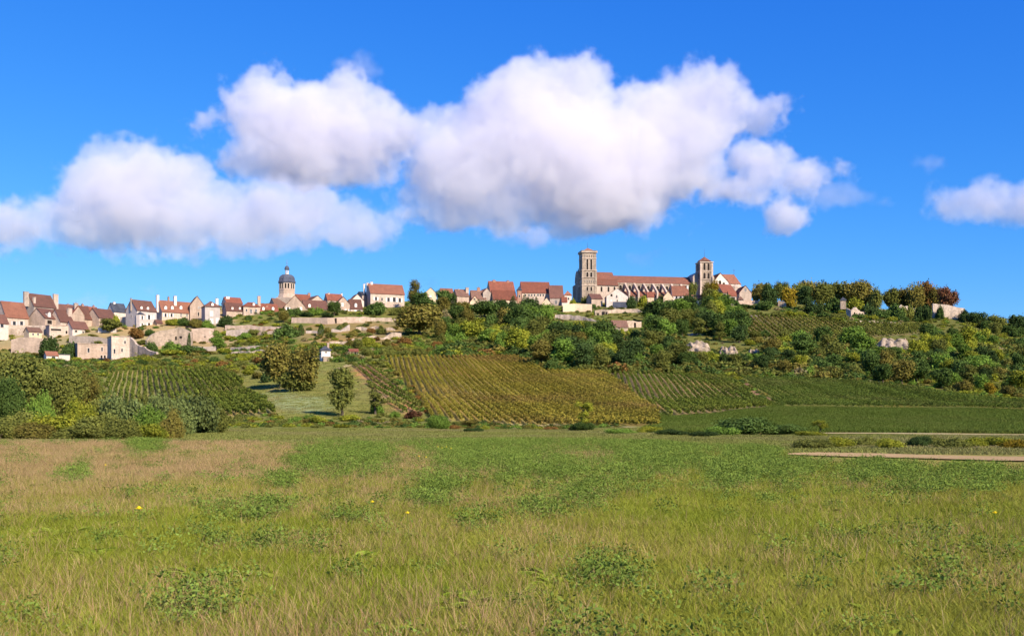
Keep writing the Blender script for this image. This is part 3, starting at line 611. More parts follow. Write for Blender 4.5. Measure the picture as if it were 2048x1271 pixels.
# ---- around the church
H('shaded stone barn with a brown roof below the tall tower', 1183, 1205, 620, 597, 588, 612, 22, 9, wall='stone_tan', roof='tile_brown')
H('large pale gabled house in front of the nave', 1213, 1256, 618, 592, 576, 610, 6, 11, 'gable', wall='render_white', roof='tile_old', wins=[(1223,590,4,5,'hole'),(1233.5,593,2.6,5,'dark'),(1234.5,601,2.2,3.5,'hole'),(1222.5,601,3,4,'shut')])
H('open shed with a grey roof beneath the pale gabled house', 1227, 1253, 620, 613, 604, 598, 4, 5, wall='stone_grey', roof='slate', wins=[(1240,615,18,3,'hole')], name='shed', cat='shed')
H('small red-roofed cottage under the nave buttresses', 1295, 1308, 602, 593, 584, 628, 8, 5, wall='cream', roof='tile_red')
H('cream gabled cottage with one dark window', 1327, 1346, 610, 594, 582, 612, 8, 7, 'gable', wall='cream', roof='tile_orange', wins=[(1337,604,5,5,'dark')])
H('white cottage with a red roof and right-hand chimney', 1345, 1377, 606, 590, 572, 618, 8, 8, wall='render_white', roof='tile_orange', wins=[(1353,594,4,6,'grey'),(1361,594,4,6,'grey'),(1371,594,4,6,'grey')], chims=[(1375,571,3.5,'chimney_white',.4)])
H('long low white outbuilding with a red roof', 1378, 1409, 606, 598, 590, 622, 8, 5, wall='render_white', roof='tile_orange', dorms=[(1386,595,4,4)])
H('dark-sided cloister building with a red lean roof', 1446, 1472, 606, 585, 569, 630, 34, 12, wall='stone_grey', roof='tile_red')
H('small red-roofed porch beside the cloister building', 1458, 1473, 606, 591, 582, 622, 16, 5, wall='stone_grey', roof='tile_red', wins=[(1466,597,8,6,'hole')])
H('gabled stone house at the far end of the church', 1479, 1503, 606, 585, 571, 626, 18, 14, 'gable', wall='stone_pale', roof='tile_red', wins=[(1491,579,4,7,'bars')])
H('tiny thatched-looking garden hut by the hedge', 1477, 1486, 608, 599, 592, 616, 6, 3, 'hip', wall='stone_pale', roof='tile_old', name='garden_hut', cat='hut', hipr=0.02)
H('ruined cottage with a sagging brown roof in the wooded slope', 1226, 1256, 662, 653, 641, None, 16, 6, wall='rubble', roof='tile_old', wins=[(1238,656,3,4,'hole')])
H('small stone hut among the ruined garden walls', 1681, 1692, 606, 600, 594, 588, 6, 3, 'hip', wall='rubble', roof='slate', name='garden_hut', cat='hut', hipr=0.02)
# ---- below the village
r_, f_, W_ = H('lone little white house with a slate pyramid roof on the slope', 643, 661, 722, 700, 691, None, 10, 3.4, 'hip', wall='chimney_white', roof='slate', wins=[(652,704,3,3,'dark')], chims=[(656,685,4,'stone_tan',.7)], hipr=0.02, name='small_house')
MB().box(.3, W_+.5, -1.6, -.02, -3, f_.z(712.5)).build('stone_step', M['rubble'], r_)
H('tiny open hut with a rusty roof left of the golden vineyard', 699, 716, 711, 702, 698, None, 8, 2.6, wall='chimney_white', roof='tile_red', wins=[(705,706,5,5,'hole'),(711,706,4,5,'hole')], name='garden_hut', cat='hut')
H('white garden shed with a bright red roof behind the thicket', 93, 116, 722, 710, 703, None, 14, 4, wall='render_white', roof='tile_orange', wins=[(107,715,7,5,'dark')], name='garden_shed', cat='shed')
H('white flat-roofed garden shed beside the red-roofed one', 117, 140, 722, 709, 709, None, 10, 4, 'flat', wall='render_white', roof='slate', name='garden_shed', cat='shed')
H('long flat-topped stone building with small windows below the village', 155, 224, 722, 688, 688, None, 10, 9, 'flat', wall='stone_tan', roof='stone_tan', wins=[(177,700,4,9,'dark'),(204,698,3,8,'dark'),(216,698,3,8,'dark'),(203,713,4,6,'hole'),(209.5,713,4,6,'hole'),(216,713,4,6,'hole')])
H('square stone tower block at the end of the flat-topped building', 223, 259, 722, 673, 673, None, 10, 9, 'flat', wall='stone_pale', roof='stone_tan', wins=[(229,702,3.5,9,'dark'),(244,700,3,7,'dark'),(250,684,3,6,'dark')])

# ------------------------------------------------------------------ parish belfry with a slate dome
fr = Frame(558, 552, 0, zpy(625, 552)); root = empty('domed_belfry', fr.O, fr.a)
tag(root, 'octagonal stone belfry with a blue slate dome and small lantern', 'belfry')
W = fr.x(590); cx, cyy = W/2, W/2; R = W/2*1.06
zz = lambda py: fr.z(py, 0, 4)
MB().box(-1.6, W+.4, -1, W+1, -4, zz(596)).build('tower_base', M['stone_grey'], root)
MB().lathe(cx, cyy, [(R*1.22, zz(597)), (R*1.05, zz(589)), (R, zz(588)), (R, zz(565))], 8, PI/8).build('wall', M['stone_tan'], root)
MB().lathe(cx, cyy, [(R*1.02, zz(580.5)), (R*1.04, zz(580.3)), (R*1.04, zz(579.5)), (R*1.02, zz(579.3))], 8, PI/8).build('string_course', M['stone_pale'], root)
dome = MB().lathe(cx, cyy, [(R*1.10, zz(565.5)), (R*1.12, zz(563)), (R*1.03, zz(560)), (R*1.0, zz(556)), (R*.86, zz(552)), (R*.62, zz(549.2)), (R*.26, zz(548))], 8, PI/8).build('dome', M['dome_slate'], root)
MB().lathe(cx, cyy, [(R*.22, zz(548)), (R*.22, zz(546))], 8).build('lantern_base', M['trim'], dome)
lan = MB()
for i in range(8): a = 2*PI*i/8; lan.box(cx+R*.17*math.cos(a)-.12, cx+R*.17*math.cos(a)+.12, cyy+R*.17*math.sin(a)-.12, cyy+R*.17*math.sin(a)+.12, zz(546), zz(538))
lan.build('lantern_columns', M['trim'], dome)
MB().lathe(cx, cyy, [(R*.30, zz(538.5)), (R*.29, zz(536)), (R*.22, zz(532.5)), (R*.06, zz(530.5))], 12).build('lantern_cap', M['dome_slate'], dome)
sp = MB().lathe(cx, cyy, [(.12, zz(531)), (.07, zz(519))], 6); sp.lathe(cx, cyy, [(.05, zz(527)), (.4, zz(525.6)), (.05, zz(524.2))], 8); sp.box(cx-.5, cx+.5, cyy-.06, cyy+.06, zz(520.6), zz(520.1))
sp.build('spire', M['lead_blue'], dome)
for i in range(8):                                      # twin bell openings on every side
    a = -PI/2 + i*PI/4; ap = R*math.cos(PI/8)
    for s in (-1, 1):
        wn = window(root, 0, 0, .95, 2.9, arch=True)
        wn.rotation_euler = (0, 0, a + PI/2); tx = s*R*.17
        wn.location = (cx + ap*math.cos(a) - tx*math.sin(a), cyy + ap*math.sin(a) + tx*math.cos(a), zz(572))
    if i % 2 == 0: pass
nv = Frame(552, 545, 30, zpy(625, 545)); Wn = nv.x(577)
MB().prism_x([(0,-4),(9,-4),(9,nv.z(612)),(4.5,nv.z(596,0,4)),(0,nv.z(612))], 0, Wn)
rr = empty('parish_nave', nv.O, nv.a); tag(rr, 'short dark-roofed nave leaning on the domed belfry', 'church nave')
MB().prism_x([(0,-4),(9,-4),(9,nv.z(615)),(4.5,nv.z(596,0,4)),(0,nv.z(615))], 0, Wn).build('wall', M['stone_tan'], rr)
roof_gable(Wn, 9, nv.z(615), nv.z(596,0,4)).build('roof', M['tile_old'], rr)

# ------------------------------------------------------------------ the basilica on the hilltop
YB = 645.0; B0 = zpy(603, YB)
fr = Frame(1164.7, YB, 0, B0, rot=math.radians(9.5)); root = empty('basilica', fr.O, fr.a)
tag(root, 'long romanesque basilica with a tall square tower and red roofs on the hilltop', 'church')
X = fr.x
def Zb(py, px=1180, y=0.0): return fr.z(py, X(px, y), y)
tw = X(1192.5); st = 'stone_church'
tower = MB().box(0, tw, 0, tw, -6, Zb(504)).build('tower', M[st], root)
b = MB()
for x0 in (-.35, tw-.95):
    for y0 in (-.35, tw-.95): b.box(x0, x0+1.3, y0, y0+1.3, -6, Zb(541))
b.build('corner_buttresses', M[st], tower); tower.children[-1]['kind'] = 'stuff'
for py, e in ((516, .25), (540, .45), (554.7, .45), (570, .4)):
    MB().box(-e, tw+e, -e, tw+e, Zb(py)-.22, Zb(py)+.22).build('string_course', M['stone_pale'], tower)
MB().box(-.7, tw+.7, -.7, tw+.7, Zb(505), Zb(503.3)).build('cornice', M['stone_pale'], tower)
b = MB()
for (ya, yb, xa, xb) in ((-.6, -.25, -.6, tw+.6), (tw+.25, tw+.6, -.6, tw+.6), (-.25, tw+.25, -.6, -.25), (-.25, tw+.25, tw+.25, tw+.6)): b.box(xa, xb, ya, yb, Zb(503.3), Zb(500.6))
b.build('parapet', M[st], tower)
rf = MB().poly([(.1,.1,Zb(502)),(tw-.1,.1,Zb(502)),(tw-.1,tw-.1,Zb(502)),(.1,tw-.1,Zb(502)),(tw/2,tw/2,Zb(495.5,1178,4))], [(0,1,4),(1,2,4),(2,3,4),(3,0,4),(3,2,1,0)]).build('tower_roof', M['tile_orange'], tower)
MB().lathe(tw/2, tw/2, [(.12, Zb(497)), (.05, Zb(482))], 6).build('lightning_rod', M['iron'], tower)
def on_side(wn, side, c, z, size):                      # side: south (front) or west (left)
    if side == 'w': wn.rotation_euler = (0, 0, -PI/2); wn.location = (0, c, z)
    else: wn.location = (c, 0, z)
for side in 'sw':
    for c in (tw*.36, tw*.64):
        for (py, w, h) in ((528.5, 1.3, 7.2), (549, 1.5, 3.2), (577, 1.3, 2.6)):
            on_side(window(tower, 0, 0, w, h, arch=True), side, c, Zb(py), tw)
    for c in (.18, .34, .5, .66, .82):
        on_side(window(tower, 0, 0, .55, 1.6, arch=True), side, tw*c, Zb(511.5), tw)
        on_side(window(tower, 0, 0, .5, 1.9, arch=True), side, tw*c, Zb(562.5), tw)
# west front with its curved gable and the stump of the second tower
prof = [(tw, -6), (tw+9.5, -6), (tw+9.5, Zb(560)), (tw+8.8, Zb(550)), (tw+7, Zb(541)), (tw+4.7, Zb(536.5)), (tw+2.5, Zb(540)), (tw+.6, Zb(549)), (tw, Zb(555))]
front = MB().prism_x(prof, -.4, 1.6).build('west_front', M[st], root)
MB().prism_x([(y-.0 + (.3 if i in (8,) else 0), z) for i, (y, z) in enumerate([(tw+9.6, Zb(560)), (tw+8.9, Zb(550)), (tw+7, Zb(540.8)), (tw+4.7, Zb(536)), (tw+2.5, Zb(539.7)), (tw+.6, Zb(549)), (tw+.9, Zb(549.6)), (tw+2.7, Zb(541)), (tw+4.7, Zb(537.6)), (tw+6.8, Zb(542)), (tw+8.4, Zb(551)), (tw+9.2, Zb(560))])], -.7, -.405).build('gable_moulding', M['stone_pale'], front)
for k in range(5): wn = window(front, 0, 0, .9, 4.2, arch=True); wn.rotation_euler = (0, 0, -PI/2); wn.location = (-.4, tw + 1.4 + k*1.65, Zb(556))
MB().lathe(.6, tw+4.7, [(.5, Zb(537)), (.4, Zb(535)), (.2, Zb(533)), (.28, Zb(532)), (.05, Zb(531))], 8).build('finial', M['iron'], front)
MB().box(-.2, 8, tw+9.5, tw+9.5+8.5, -6, Zb(562)).build('north_tower_stump', M[st], root)
# narthex
CY = 13.5                                               # the church's long axis
def hall(name, p0, p1, y_in, y_out, eave, ridge, roofmat, th=.3, ref=None):
    x0, x1 = X(p0, y_in), X(p1, y_in); r = ref or (p0+p1)/2
    ze = Zb(eave, r, y_in); zr = Zb(ridge, r, CY); yo = 2*CY - y_in
    w_ = MB().prism_x([(y_in, -6), (yo, -6), (yo, ze), (CY, zr-.2), (y_in, ze)], x0, x1).build(name + '_wall', M[st], root)
    sl = (zr-ze)/(CY-y_in)
    MB().prism_x([(y_in-.6, ze-.6*sl), (CY, zr), (yo+.6, ze-.6*sl), (yo+.6, ze-.6*sl+th), (CY, zr+th), (y_in-.6, ze-.6*sl+th)], x0-.3, x1+.3).build(name + '_roof', M[roofmat], root)
    return w_, x0, x1, ze
nw, nx0, nx1, nze = hall('narthex', 1191, 1229, 6.5, 6.5, 557.5, 545, 'tile_church')
ax0, ax1 = X(1193.5, 1.2), X(1236, 1.2); za, zb_ = Zb(569, 1215, 1.2), Zb(558.8, 1215, 6.5)
MB().prism_x([(1.2, -6), (6.48, -6), (6.48, zb_), (1.2, za)], ax0, ax1).build('narthex_aisle_wall', M['stone_pale'], root)
MB().prism_x([(.6, za-.6), (6.45, zb_), (6.45, zb_+.3), (.6, za-.3)], ax0, ax1+.2).build('narthex_aisle_roof', M['tile_church'], root)
for px in (1203, 1217, 1229): window(root, X(px, 1.2), Zb(578, px, 1.2), 1.3, 3.4, arch=True, y=1.2)
# nave with flying buttresses
nvw, vx0, vx1, vze = hall('nave', 1229.3, 1393, 6.8, 6.8, 564.5, 552.5, 'tile_church', ref=1262)
MB().prism_x([(-1.5, -6), (6.78, -6), (6.78, Zb(583, 1290, 6.8)), (-1.5, Zb(592, 1290, -1.5))], X(1237, 1), X(1392, 1)).build('nave_aisle_wall', M[st], root)
MB().prism_x([(-2, Zb(592.5, 1290, -1.5)), (6.75, Zb(583, 1290, 6.8)+.02), (6.75, Zb(583, 1290, 6.8)+.3), (-2, Zb(592.5, 1290, -1.5)+.3)], X(1236, 1), X(1392.5, 1)).build('nave_aisle_roof', M['tile_church'], root)
MB().box(vx0+.3, vx1, 6.45, 6.79, vze-1.0, vze-.45).build('cornice', M['stone_pale'], root)
for px in (1250, 1268.5, 1287, 1305.5, 1324, 1342.5, 1361):
    xq = X(px, 6.8); zt = vze - .6; zo = Zb(584, px, -2)
    MB().prism_x([(6.78, zt-1.2), (6.78, zt), (5.6, zt-.4), (-2.6, zo+.9), (-3.8, zo), (-3.8, -6), (-2.0, -6), (-2.0, zo-1.6)][::-1], xq-.55, xq+.55).build('flying_buttress', M['stone_pale'], root)
    MB().box(xq-.75, xq+.75, 6.0, 6.79, -6, vze-.5).build('wall_pier', M['stone_pale'], root)
for px in (1241, 1259.5, 1278, 1296.5, 1315, 1333.5, 1352, 1371): window(root, X(px, 6.8), Zb(575.5, 1278, 6.8), 2.0, 3.2, arch=True, y=6.8)
# transept tower
s0, s1 = X(1401, 1.0), X(1425, 1.0); sw = s1 - s0; sy = 1.0
T2 = MB().box(s0, s1, sy, sy+sw, -6, Zb(524.5, 1412, 1)).build('transept_tower', M[st], root)
b = MB()
for xx in (s0-.3, s1-.9):
    for yy in (sy-.3, sy+sw-.9): b.box(xx, xx+1.2, yy, yy+1.2, -6, Zb(526, 1412, 1))
b.build('corner_pilasters', M['stone_pale'], T2); T2.children[-1]['kind'] = 'stuff'
for py in (541.5, 558.5): MB().box(s0-.45, s1+.45, sy-.45, sy+sw+.45, Zb(py, 1412, 1)-.2, Zb(py, 1412, 1)+.2).build('string_course', M['stone_pale'], T2)
MB().box(s0-.6, s1+.6, sy-.6, sy+sw+.6, Zb(524.5, 1412, 1), Zb(522.8, 1412, 1)).build('cornice', M['stone_pale'], T2)
c_ = sw/2
MB().lathe(s0+c_, sy+c_, [(c_*1.16, Zb(522.8, 1412, 5)), (c_*.72, Zb(519, 1412, 5)), (c_*.62, Zb(518.4, 1412, 5)), (.2, Zb(513.5, 1412, 5))], 8, PI/8).build('tower_roof', M['tile_orange'], T2)
MB().lathe(s0+c_, sy+c_, [(.12, Zb(514.5, 1412, 5)), (.05, Zb(498, 1412, 5))], 6).build('lightning_rod', M['iron'], T2)
for side in 'sw':
    for c in (sw*.33, sw*.67):
        for (py, w, h) in ((533, 1.5, 4.6), (551, 1.6, 3.9)):
            wn = window(T2, 0, 0, w, h, arch=True, mat='stone_pale')
            if side == 'w': wn.rotation_euler = (0, 0, -PI/2); wn.location = (s0, sy + c, Zb(py, 1412, 1))
            else: wn.location = (s0 + c, sy, Zb(py, 1412, 1))
# transept: west wall rises left of the tower, white south gable right of it
tx0 = X(1386, 5); MB().prism_y([(tx0, -6), (s0-.01, -6), (s0-.01, Zb(543, 1395, 5)), (tx0+1, Zb(549, 1390, 5)), (tx0, Zb(553, 1390, 5))], 5, 22).build('transept_wall', M['stone_grey'], root)
g0, g1 = X(1427, 0.5), X(1457, 0.5); zp = Zb(546.5, 1440, .5); ge = Zb(564, 1440, .5)
MB().prism_y([(g0, -6), (g1, -6), (g1, ge), ((g0+g1)/2-.4, zp), (g0, ge)], .5, 22).build('transept_gable', M['render_white'], root)
MB().prism_y([(g0-.4, ge-.4), ((g0+g1)/2-.4, zp+.05), (g1+.4, ge-.4), (g1+.4, ge), ((g0+g1)/2-.4, zp+.45), (g0-.4, ge)], .3, 22).build('transept_roof', M['tile_church'], root)
for px, py in ((1440, 566), (1447.5, 570)): window(root, X(px, .5), Zb(py, px, .5), 1.6, 3.6, arch=True, y=.5)
MB().lathe(g0-.5, .6, [(1.0, -6), (1.0, Zb(554, 1427, .5)), (.05, Zb(550, 1427, .5))], 8).build('stair_turret', M['stone_pale'], root)
# choir with its half-round end
h0, h1 = X(1444, 8), X(1468, CY); ce = Zb(566.5, 1465, 7.5); cr = Zb(548.5, 1458, CY); he = X(1482, 8)
MB().poly([(h0,7.5,-6),(he-2,7.5,-6),(he+1,CY-3,-6),(he+1,CY+3,-6),(he-2,2*CY-7.5,-6),(h0,2*CY-7.5,-6),(h0,7.5,ce),(he-2,7.5,ce),(he+1,CY-3,ce),(he+1,CY+3,ce),(he-2,2*CY-7.5,ce),(h0,2*CY-7.5,ce)],
          [(0,1,7,6),(1,2,8,7),(2,3,9,8),(3,4,10,9),(4,5,11,10),(6,7,8,9,10,11)]).build('choir_wall', M['render_white'], root)
MB().poly([(h0,7.0,ce-.3),(he-1.9,7.0,ce-.3),(he+1.4,CY-3.1,ce-.3),(he+1.4,CY+3.1,ce-.3),(he-1.9,2*CY-7.0,ce-.3),(h0,2*CY-7.0,ce-.3),(h0,CY,cr),(h1,CY,cr)],
          [(0,1,7,6),(1,2,7),(2,3,7),(3,4,7),(4,5,6,7),(5,4,3,2,1,0)]).build('choir_roof', M['tile_orange'], root)
cb = MB().lathe(h1, CY, [(.1, cr), (.08, Zb(537.5, 1466, CY))], 6); cb.box(h1-.6, h1+.6, CY-.07, CY+.07, Zb(541, 1466, CY), Zb(540.3, 1466, CY)); cb.build('roof_cross', M['iron'], root)
MB().lathe(X(1474, 6), 8, [(4.2, -6), (4.2, Zb(573, 1470, 6)), (.3, Zb(567, 1470, 6))], 12).build('apse_chapel', M['stone_pale'], root)

# ------------------------------------------------------------------ retaining walls, ruins and rocks
def wall_depth(pts, Y):
    hy = [hit_Y(p[0], p[2] - .25*(p[2]-p[1])) for p in pts]; m_ = sum(hy)/len(hy)
    return [m_ + .5*(h_ - m_) for h_ in hy]
def stone_wall(label, pts, Y, th=0.8, mat='rubble', seed=1, jag=0.3, group='dry stone walls of the village slope', name='stone_wall', holes=()):
    """pts = (px, py_top, py_bottom); Y one depth or one per point"""
    Ys = wall_depth(pts, Y); g_ = rnd(seed); V = []; top = []
    P = [np.array([xpx(p[0], y), y, zpy(p[1], y), zpy(p[2], y)]) for p, y in zip(pts, Ys)]
    S = []
    for i in range(len(P)-1):
        n = max(1, int(np.linalg.norm(P[i+1][:2]-P[i][:2])/1.3)); S += [P[i] + (P[i+1]-P[i])*k/n for k in range(n)]
    S.append(P[-1]); S = np.array(S); o0 = np.array([S[0,0], S[0,1], S[0,3]])
    d = np.gradient(S[:, :2], axis=0); d /= np.linalg.norm(d, axis=1)[:, None] + 1e-9; nr = np.stack([-d[:,1], d[:,0]], 1)
    sm = np.convolve(np.pad(g_.random(len(S)) - .5, 1, mode='edge'), [.25, .5, .25], 'valid')
    zt = S[:,2] + jag*3*sm; zm = (zt + S[:,3])/2; off = 0.25*(g_.random(len(S)) - .5)
    rows = [np.column_stack([S[:,0], S[:,1], S[:,3]-3]), np.column_stack([S[:,0]+nr[:,0]*off, S[:,1]+nr[:,1]*off, zm]), np.column_stack([S[:,0]+nr[:,0]*.12, S[:,1]+nr[:,1]*.12, zt]),
            np.column_stack([S[:,0]+nr[:,0]*th, S[:,1]+nr[:,1]*th, zt + .08]), np.column_stack([S[:,0]+nr[:,0]*th, S[:,1]+nr[:,1]*th, S[:,3]-3])]
    V = np.array(rows) - o0; n = len(S); ids = np.arange(5*n).reshape(5, n)
    fq = [tuple(q) for q in np.stack([ids[:-1,:-1], ids[:-1,1:], ids[1:,1:], ids[1:,:-1]], -1).reshape(-1, 4).tolist()]
    fq += [tuple(ids[::-1, 0].tolist()), tuple(ids[:, -1].tolist())]
    o = obj(name, mesh(name, V.reshape(-1, 3), fq), M[mat], None, o0); tag(o, label, 'wall', group, 'thing')
    for (px, py, w, h) in holes:
        yy = float(np.interp(px, [p[0] for p in pts], Ys)); k = yy/F; x = xpx(px, yy) - o0[0]; z = zpy(py, yy) - o0[2]; y = yy - o0[1]
        MB().box(x-w*k/2, x+w*k/2, y-.22, y+.1, z-h*k/2, z+h*k/2).build('opening_shade', M['opening_shade'], o)  # dark box on the solid wall, its colour stands for a hole's shade
    return o
Wl = stone_wall
Wl('curved stone bastion behind the thicket at the left', [(22,678,716),(40,674,716),(70,674,716),(92,676,716)], [424,420,421,428], 1.2, 'stone_tan', 2)
Wl('pale rubble retaining wall under the left houses', [(0,656,676),(30,657,676),(60,650,676),(100,652,676)], 440, 1.0, 'ruin_white', 3)
Wl('upper terrace wall behind the flat-topped building', [(138,672,692),(175,672,692),(222,678,692)], 436, 1.0, 'stone_grey', 4)
Wl('white garden wall behind the round tree', [(196,655,668),(232,656,668)], 462, .5, 'render_white', 5, .05)
Wl('cream yard wall left of the tall pale grey house', [(240,634,656),(262,632,658)], 474, .5, 'cream', 6, .05)
Wl('broken rubble wall right of the flat-topped building', [(259,676,716),(275,690,716),(300,700,716),(312,708,716)], 424, 1.0, 'ruin_white', 7, .6)
Wl('ruined wall with dark holes below the long orange roof', [(294,680,706),(306,668,704),(330,660,702),(356,652,700),(370,655,700),(384,662,698)], 438, 1.2, 'rubble', 8, .7, holes=[(352,676,3,7),(362,674,5,4),(374,654,6,4)])
Wl('tall round-topped bastion of tan masonry', [(383,658,694),(398,656,694),(412,656,694),(427,658,694)], [438,434,434,438], 1.2, 'stone_tan', 9, .2, holes=[(410,673,3,1.5)])
Wl('thin ledge wall under the bastion', [(385,693,706),(432,692,704)], 426, .8, 'stone_grey', 10)
Wl('grey terrace wall beside the tall green tree', [(452,660,682),(470,658,680),(498,658,678)], 462, 1.0, 'stone_grey', 11)
Wl('long low wall under the dormered stone houses', [(450,650,664),(500,650,664),(530,652,666),(566,654,666)], 478, .8, 'stone_tan', 12)
Wl('terrace wall sloping under the domed belfry', [(497,662,668),(530,663,672),(566,660,672)], 466, .8, 'stone_tan', 13)
Wl('longest garden wall stretching below the gabled houses', [(583,635,650),(620,635,652),(655,635,656),(690,634,650),(730,633,646)], [500,498,496,504,512], .9, 'stone_tan', 14, .15, holes=[(671.5,641,4,10)])
Wl('right continuation of the long garden wall under the hedge', [(730,634,646),(770,635,645),(804,637,644)], [513,520,526], .9, 'rubble', 15)
Wl('upper terrace wall on the bare slope', [(612,661,670),(625,659,670),(638,662,670),(650,659,668),(668,657,666),(682,660,664),(700,653,660)], 470, .8, 'stone_grey', 16, .6)
Wl('broken terrace wall under the long garden wall', [(712,656,664),(722,652,664),(735,655,664),(750,650,663),(765,656,663),(778,652,663),(790,656,662)], 474, .8, 'rubble', 17, .8)
Wl('lower terrace wall left of the big olive-brown tree', [(702,679,684),(716,675,683),(730,678,682),(745,672,681),(765,674,680),(785,668,679),(803,670,678)], 440, .8, 'rubble', 18, .7)
Wl('short rubble wall above the lone white house', [(660,684,694),(680,681,692),(697,682,692)], 406, .8, 'rubble', 19, .4)
Wl('pale terrace wall left of the twin walnut trees', [(461,694,704),(490,693,703),(523,690,700),(548,690,698)], 410, .9, 'ruin_white', 20, .2, holes=[(483,698,2,4)])
Wl('ruined garden wall with a dark cellar hole', [(462,706,714),(480,702,713),(500,704,713),(512,699,712),(527,702,712)], 398, 1.2, 'ruin_white', 21, .5, holes=[(521,705,9,6)])
Wl('low wall fragment beside the bare slope path', [(505,716,719),(528,714,718)], 384, .6, 'ruin_white', 22, .2)
Wl('bright cream garden wall left of the shaded barn', [(1126,608,629),(1150,607,628),(1184,608,628)], 612, .7, 'cream', 23, .05)
Wl('pale rubble wall under the cream garden wall', [(1110,628,640),(1140,630,641),(1165,634,643),(1196,640,648)], 585, .9, 'ruin_white', 24, .6)
Wl('stone ruin with dark openings below the barn', [(1190,619,634),(1203,617,634),(1216,618,634)], 590, 1.0, 'rubble', 25, .4, holes=[(1196,628,4,5),(1207,626,5,6),(1213,627,3,7)])
Wl('long low garden wall under the pale gabled house', [(1214,619,630),(1245,618,628),(1262,617,627),(1275,618,627),(1284,624,627)], 590, .8, 'rubble', 26, .3)
Wl('low cream wall below the red cottages', [(1280,625,630),(1330,622,628),(1400,608,614)], [590,596,604], .6, 'rubble', 27, .2)
Wl('stone wall of the ruined cottage in the wooded slope', [(1252,643,660),(1266,641,660),(1283,642,658)], 498, .9, 'rubble', 28, .3, holes=[(1270,650,4,10)])
Wl('curved low wall in front of the gabled end house', [(1460,606,614),(1476,604,614),(1492,601,613),(1518,601,612)], [606,602,604,612], .8, 'stone_tan', 29, .15)
Wl('cream terrace edge above the upper vineyard', [(1462,628,633),(1490,630,634),(1520,630,634)], 566, .7, 'ruin_white', 30, .3)
Wl('mossy stone stump beside the dark round tree', [(1556,601,616),(1566,602,618),(1572,606,618)], 590, .9, 'rubble', 31, .4)
Wl('bright white ruined rampart at the top right', [(1866,606,645),(1880,608,645),(1900,611,646),(1915,614,647),(1930,617,648)], [590,586,582,578,575], 1.4, 'ruin_white', 32, .25)
Wl('broken rampart pieces left of the white rampart', [(1692,616,640),(1702,622,640),(1712,614,640),(1722,622,638),(1736,618,638),(1748,626,638),(1755,628,638)], 582, 1.0, 'ruin_white', 33, .7, holes=[(1708,628,4,8),(1724,630,5,7)])
Wl('crumbling white wall behind the dark bushes', [(1755,616,640),(1775,620,640),(1790,626,642),(1803,613,642),(1815,612,640),(1835,618,640),(1850,622,640)], 586, 1.0, 'ruin_white', 34, .9, holes=[(1768,630,4,8),(1783,632,4,6)])
Wl('low pale wall along the top of the upper vineyard', [(1712,643,649),(1740,642,649),(1762,644,648),(1780,643,649),(1803,645,649)], 560, .7, 'ruin_white', 35, .4)

def rock(label, cpx, cpy, wpx, hpx, seed):
    """weathered limestone face: a lumpy displaced block"""
    X0, Y0, Z0 = hit(cpx, cpy + hpx/2); k = Y0/F; g_ = rnd(seed)
    nu, nv_ = 22, 12; V = []
    ph = g_.random((6, 3))*7
    for j in range(nv_):
        for i in range(nu):
            u = i/(nu-1)*2-1; v = j/(nv_-1)
            prof = (1 - abs(u)**5)
            nz = sum(math.sin((2+q)*u*3+ph[q,0])*math.sin((2+q)*v*3+ph[q,1])/(q+1.5) for q in range(6))
            top = hpx*k*prof**.6*(0.88 + 0.07*math.sin(6*u+ph[0,2]) + 0.05*math.sin(15*u+ph[1,2]))
            V.append((u*wpx*k/2 + .25*(g_.random()-.5), (v**1.2)*2.2 - prof*1.0 + nz*.6 + .8*(g_.random()-.5) + .3*math.sin(13*u+ph[2,2]), v*top*(1.0+.05*g_.random()) - .6))
    base = len(V)
    for i in range(nu): V.append((V[(nv_-1)*nu+i][0], 6.0, V[(nv_-1)*nu+i][2]-1.0))
    ids = np.arange((nv_+1)*nu).reshape(nv_+1, nu)
    fq = np.stack([ids[:-1,:-1], ids[:-1,1:], ids[1:,1:], ids[1:,:-1]], -1).reshape(-1, 4)
    o = obj('rock_outcrop', mesh('rock_outcrop', V, fq), M['rock'], None, (X0, Y0, Z0)); o.rotation_euler = (0, 0, va(cpx)); tag(o, label, 'rock', 'limestone outcrops in the slope')
rock('largest pale rock face in the woods below the church', 1395, 690, 52, 28, 1); rock('slanting pale rock face right of the largest one', 1457, 698, 40, 22, 2)
rock('small rounded pale rock in the bushes', 1508, 701, 26, 16, 3); rock('pale rock lumps left of the dark round bush', 1572, 700, 24, 12, 4)
rock('jagged white rock face under the upper vineyard', 1785, 684, 66, 26, 5); rock('thin pale ledge above the largest rock face', 1388, 667, 40, 8, 6)
rock('small pale rock between trees under the nave', 1270, 682, 18, 12, 7); rock('sunlit pale rock band below the olive-brown tree', 892, 692, 60, 10, 8); rock('pale bank of earth and stone at the foot of the village trees', 1050, 644, 24, 12, 9)

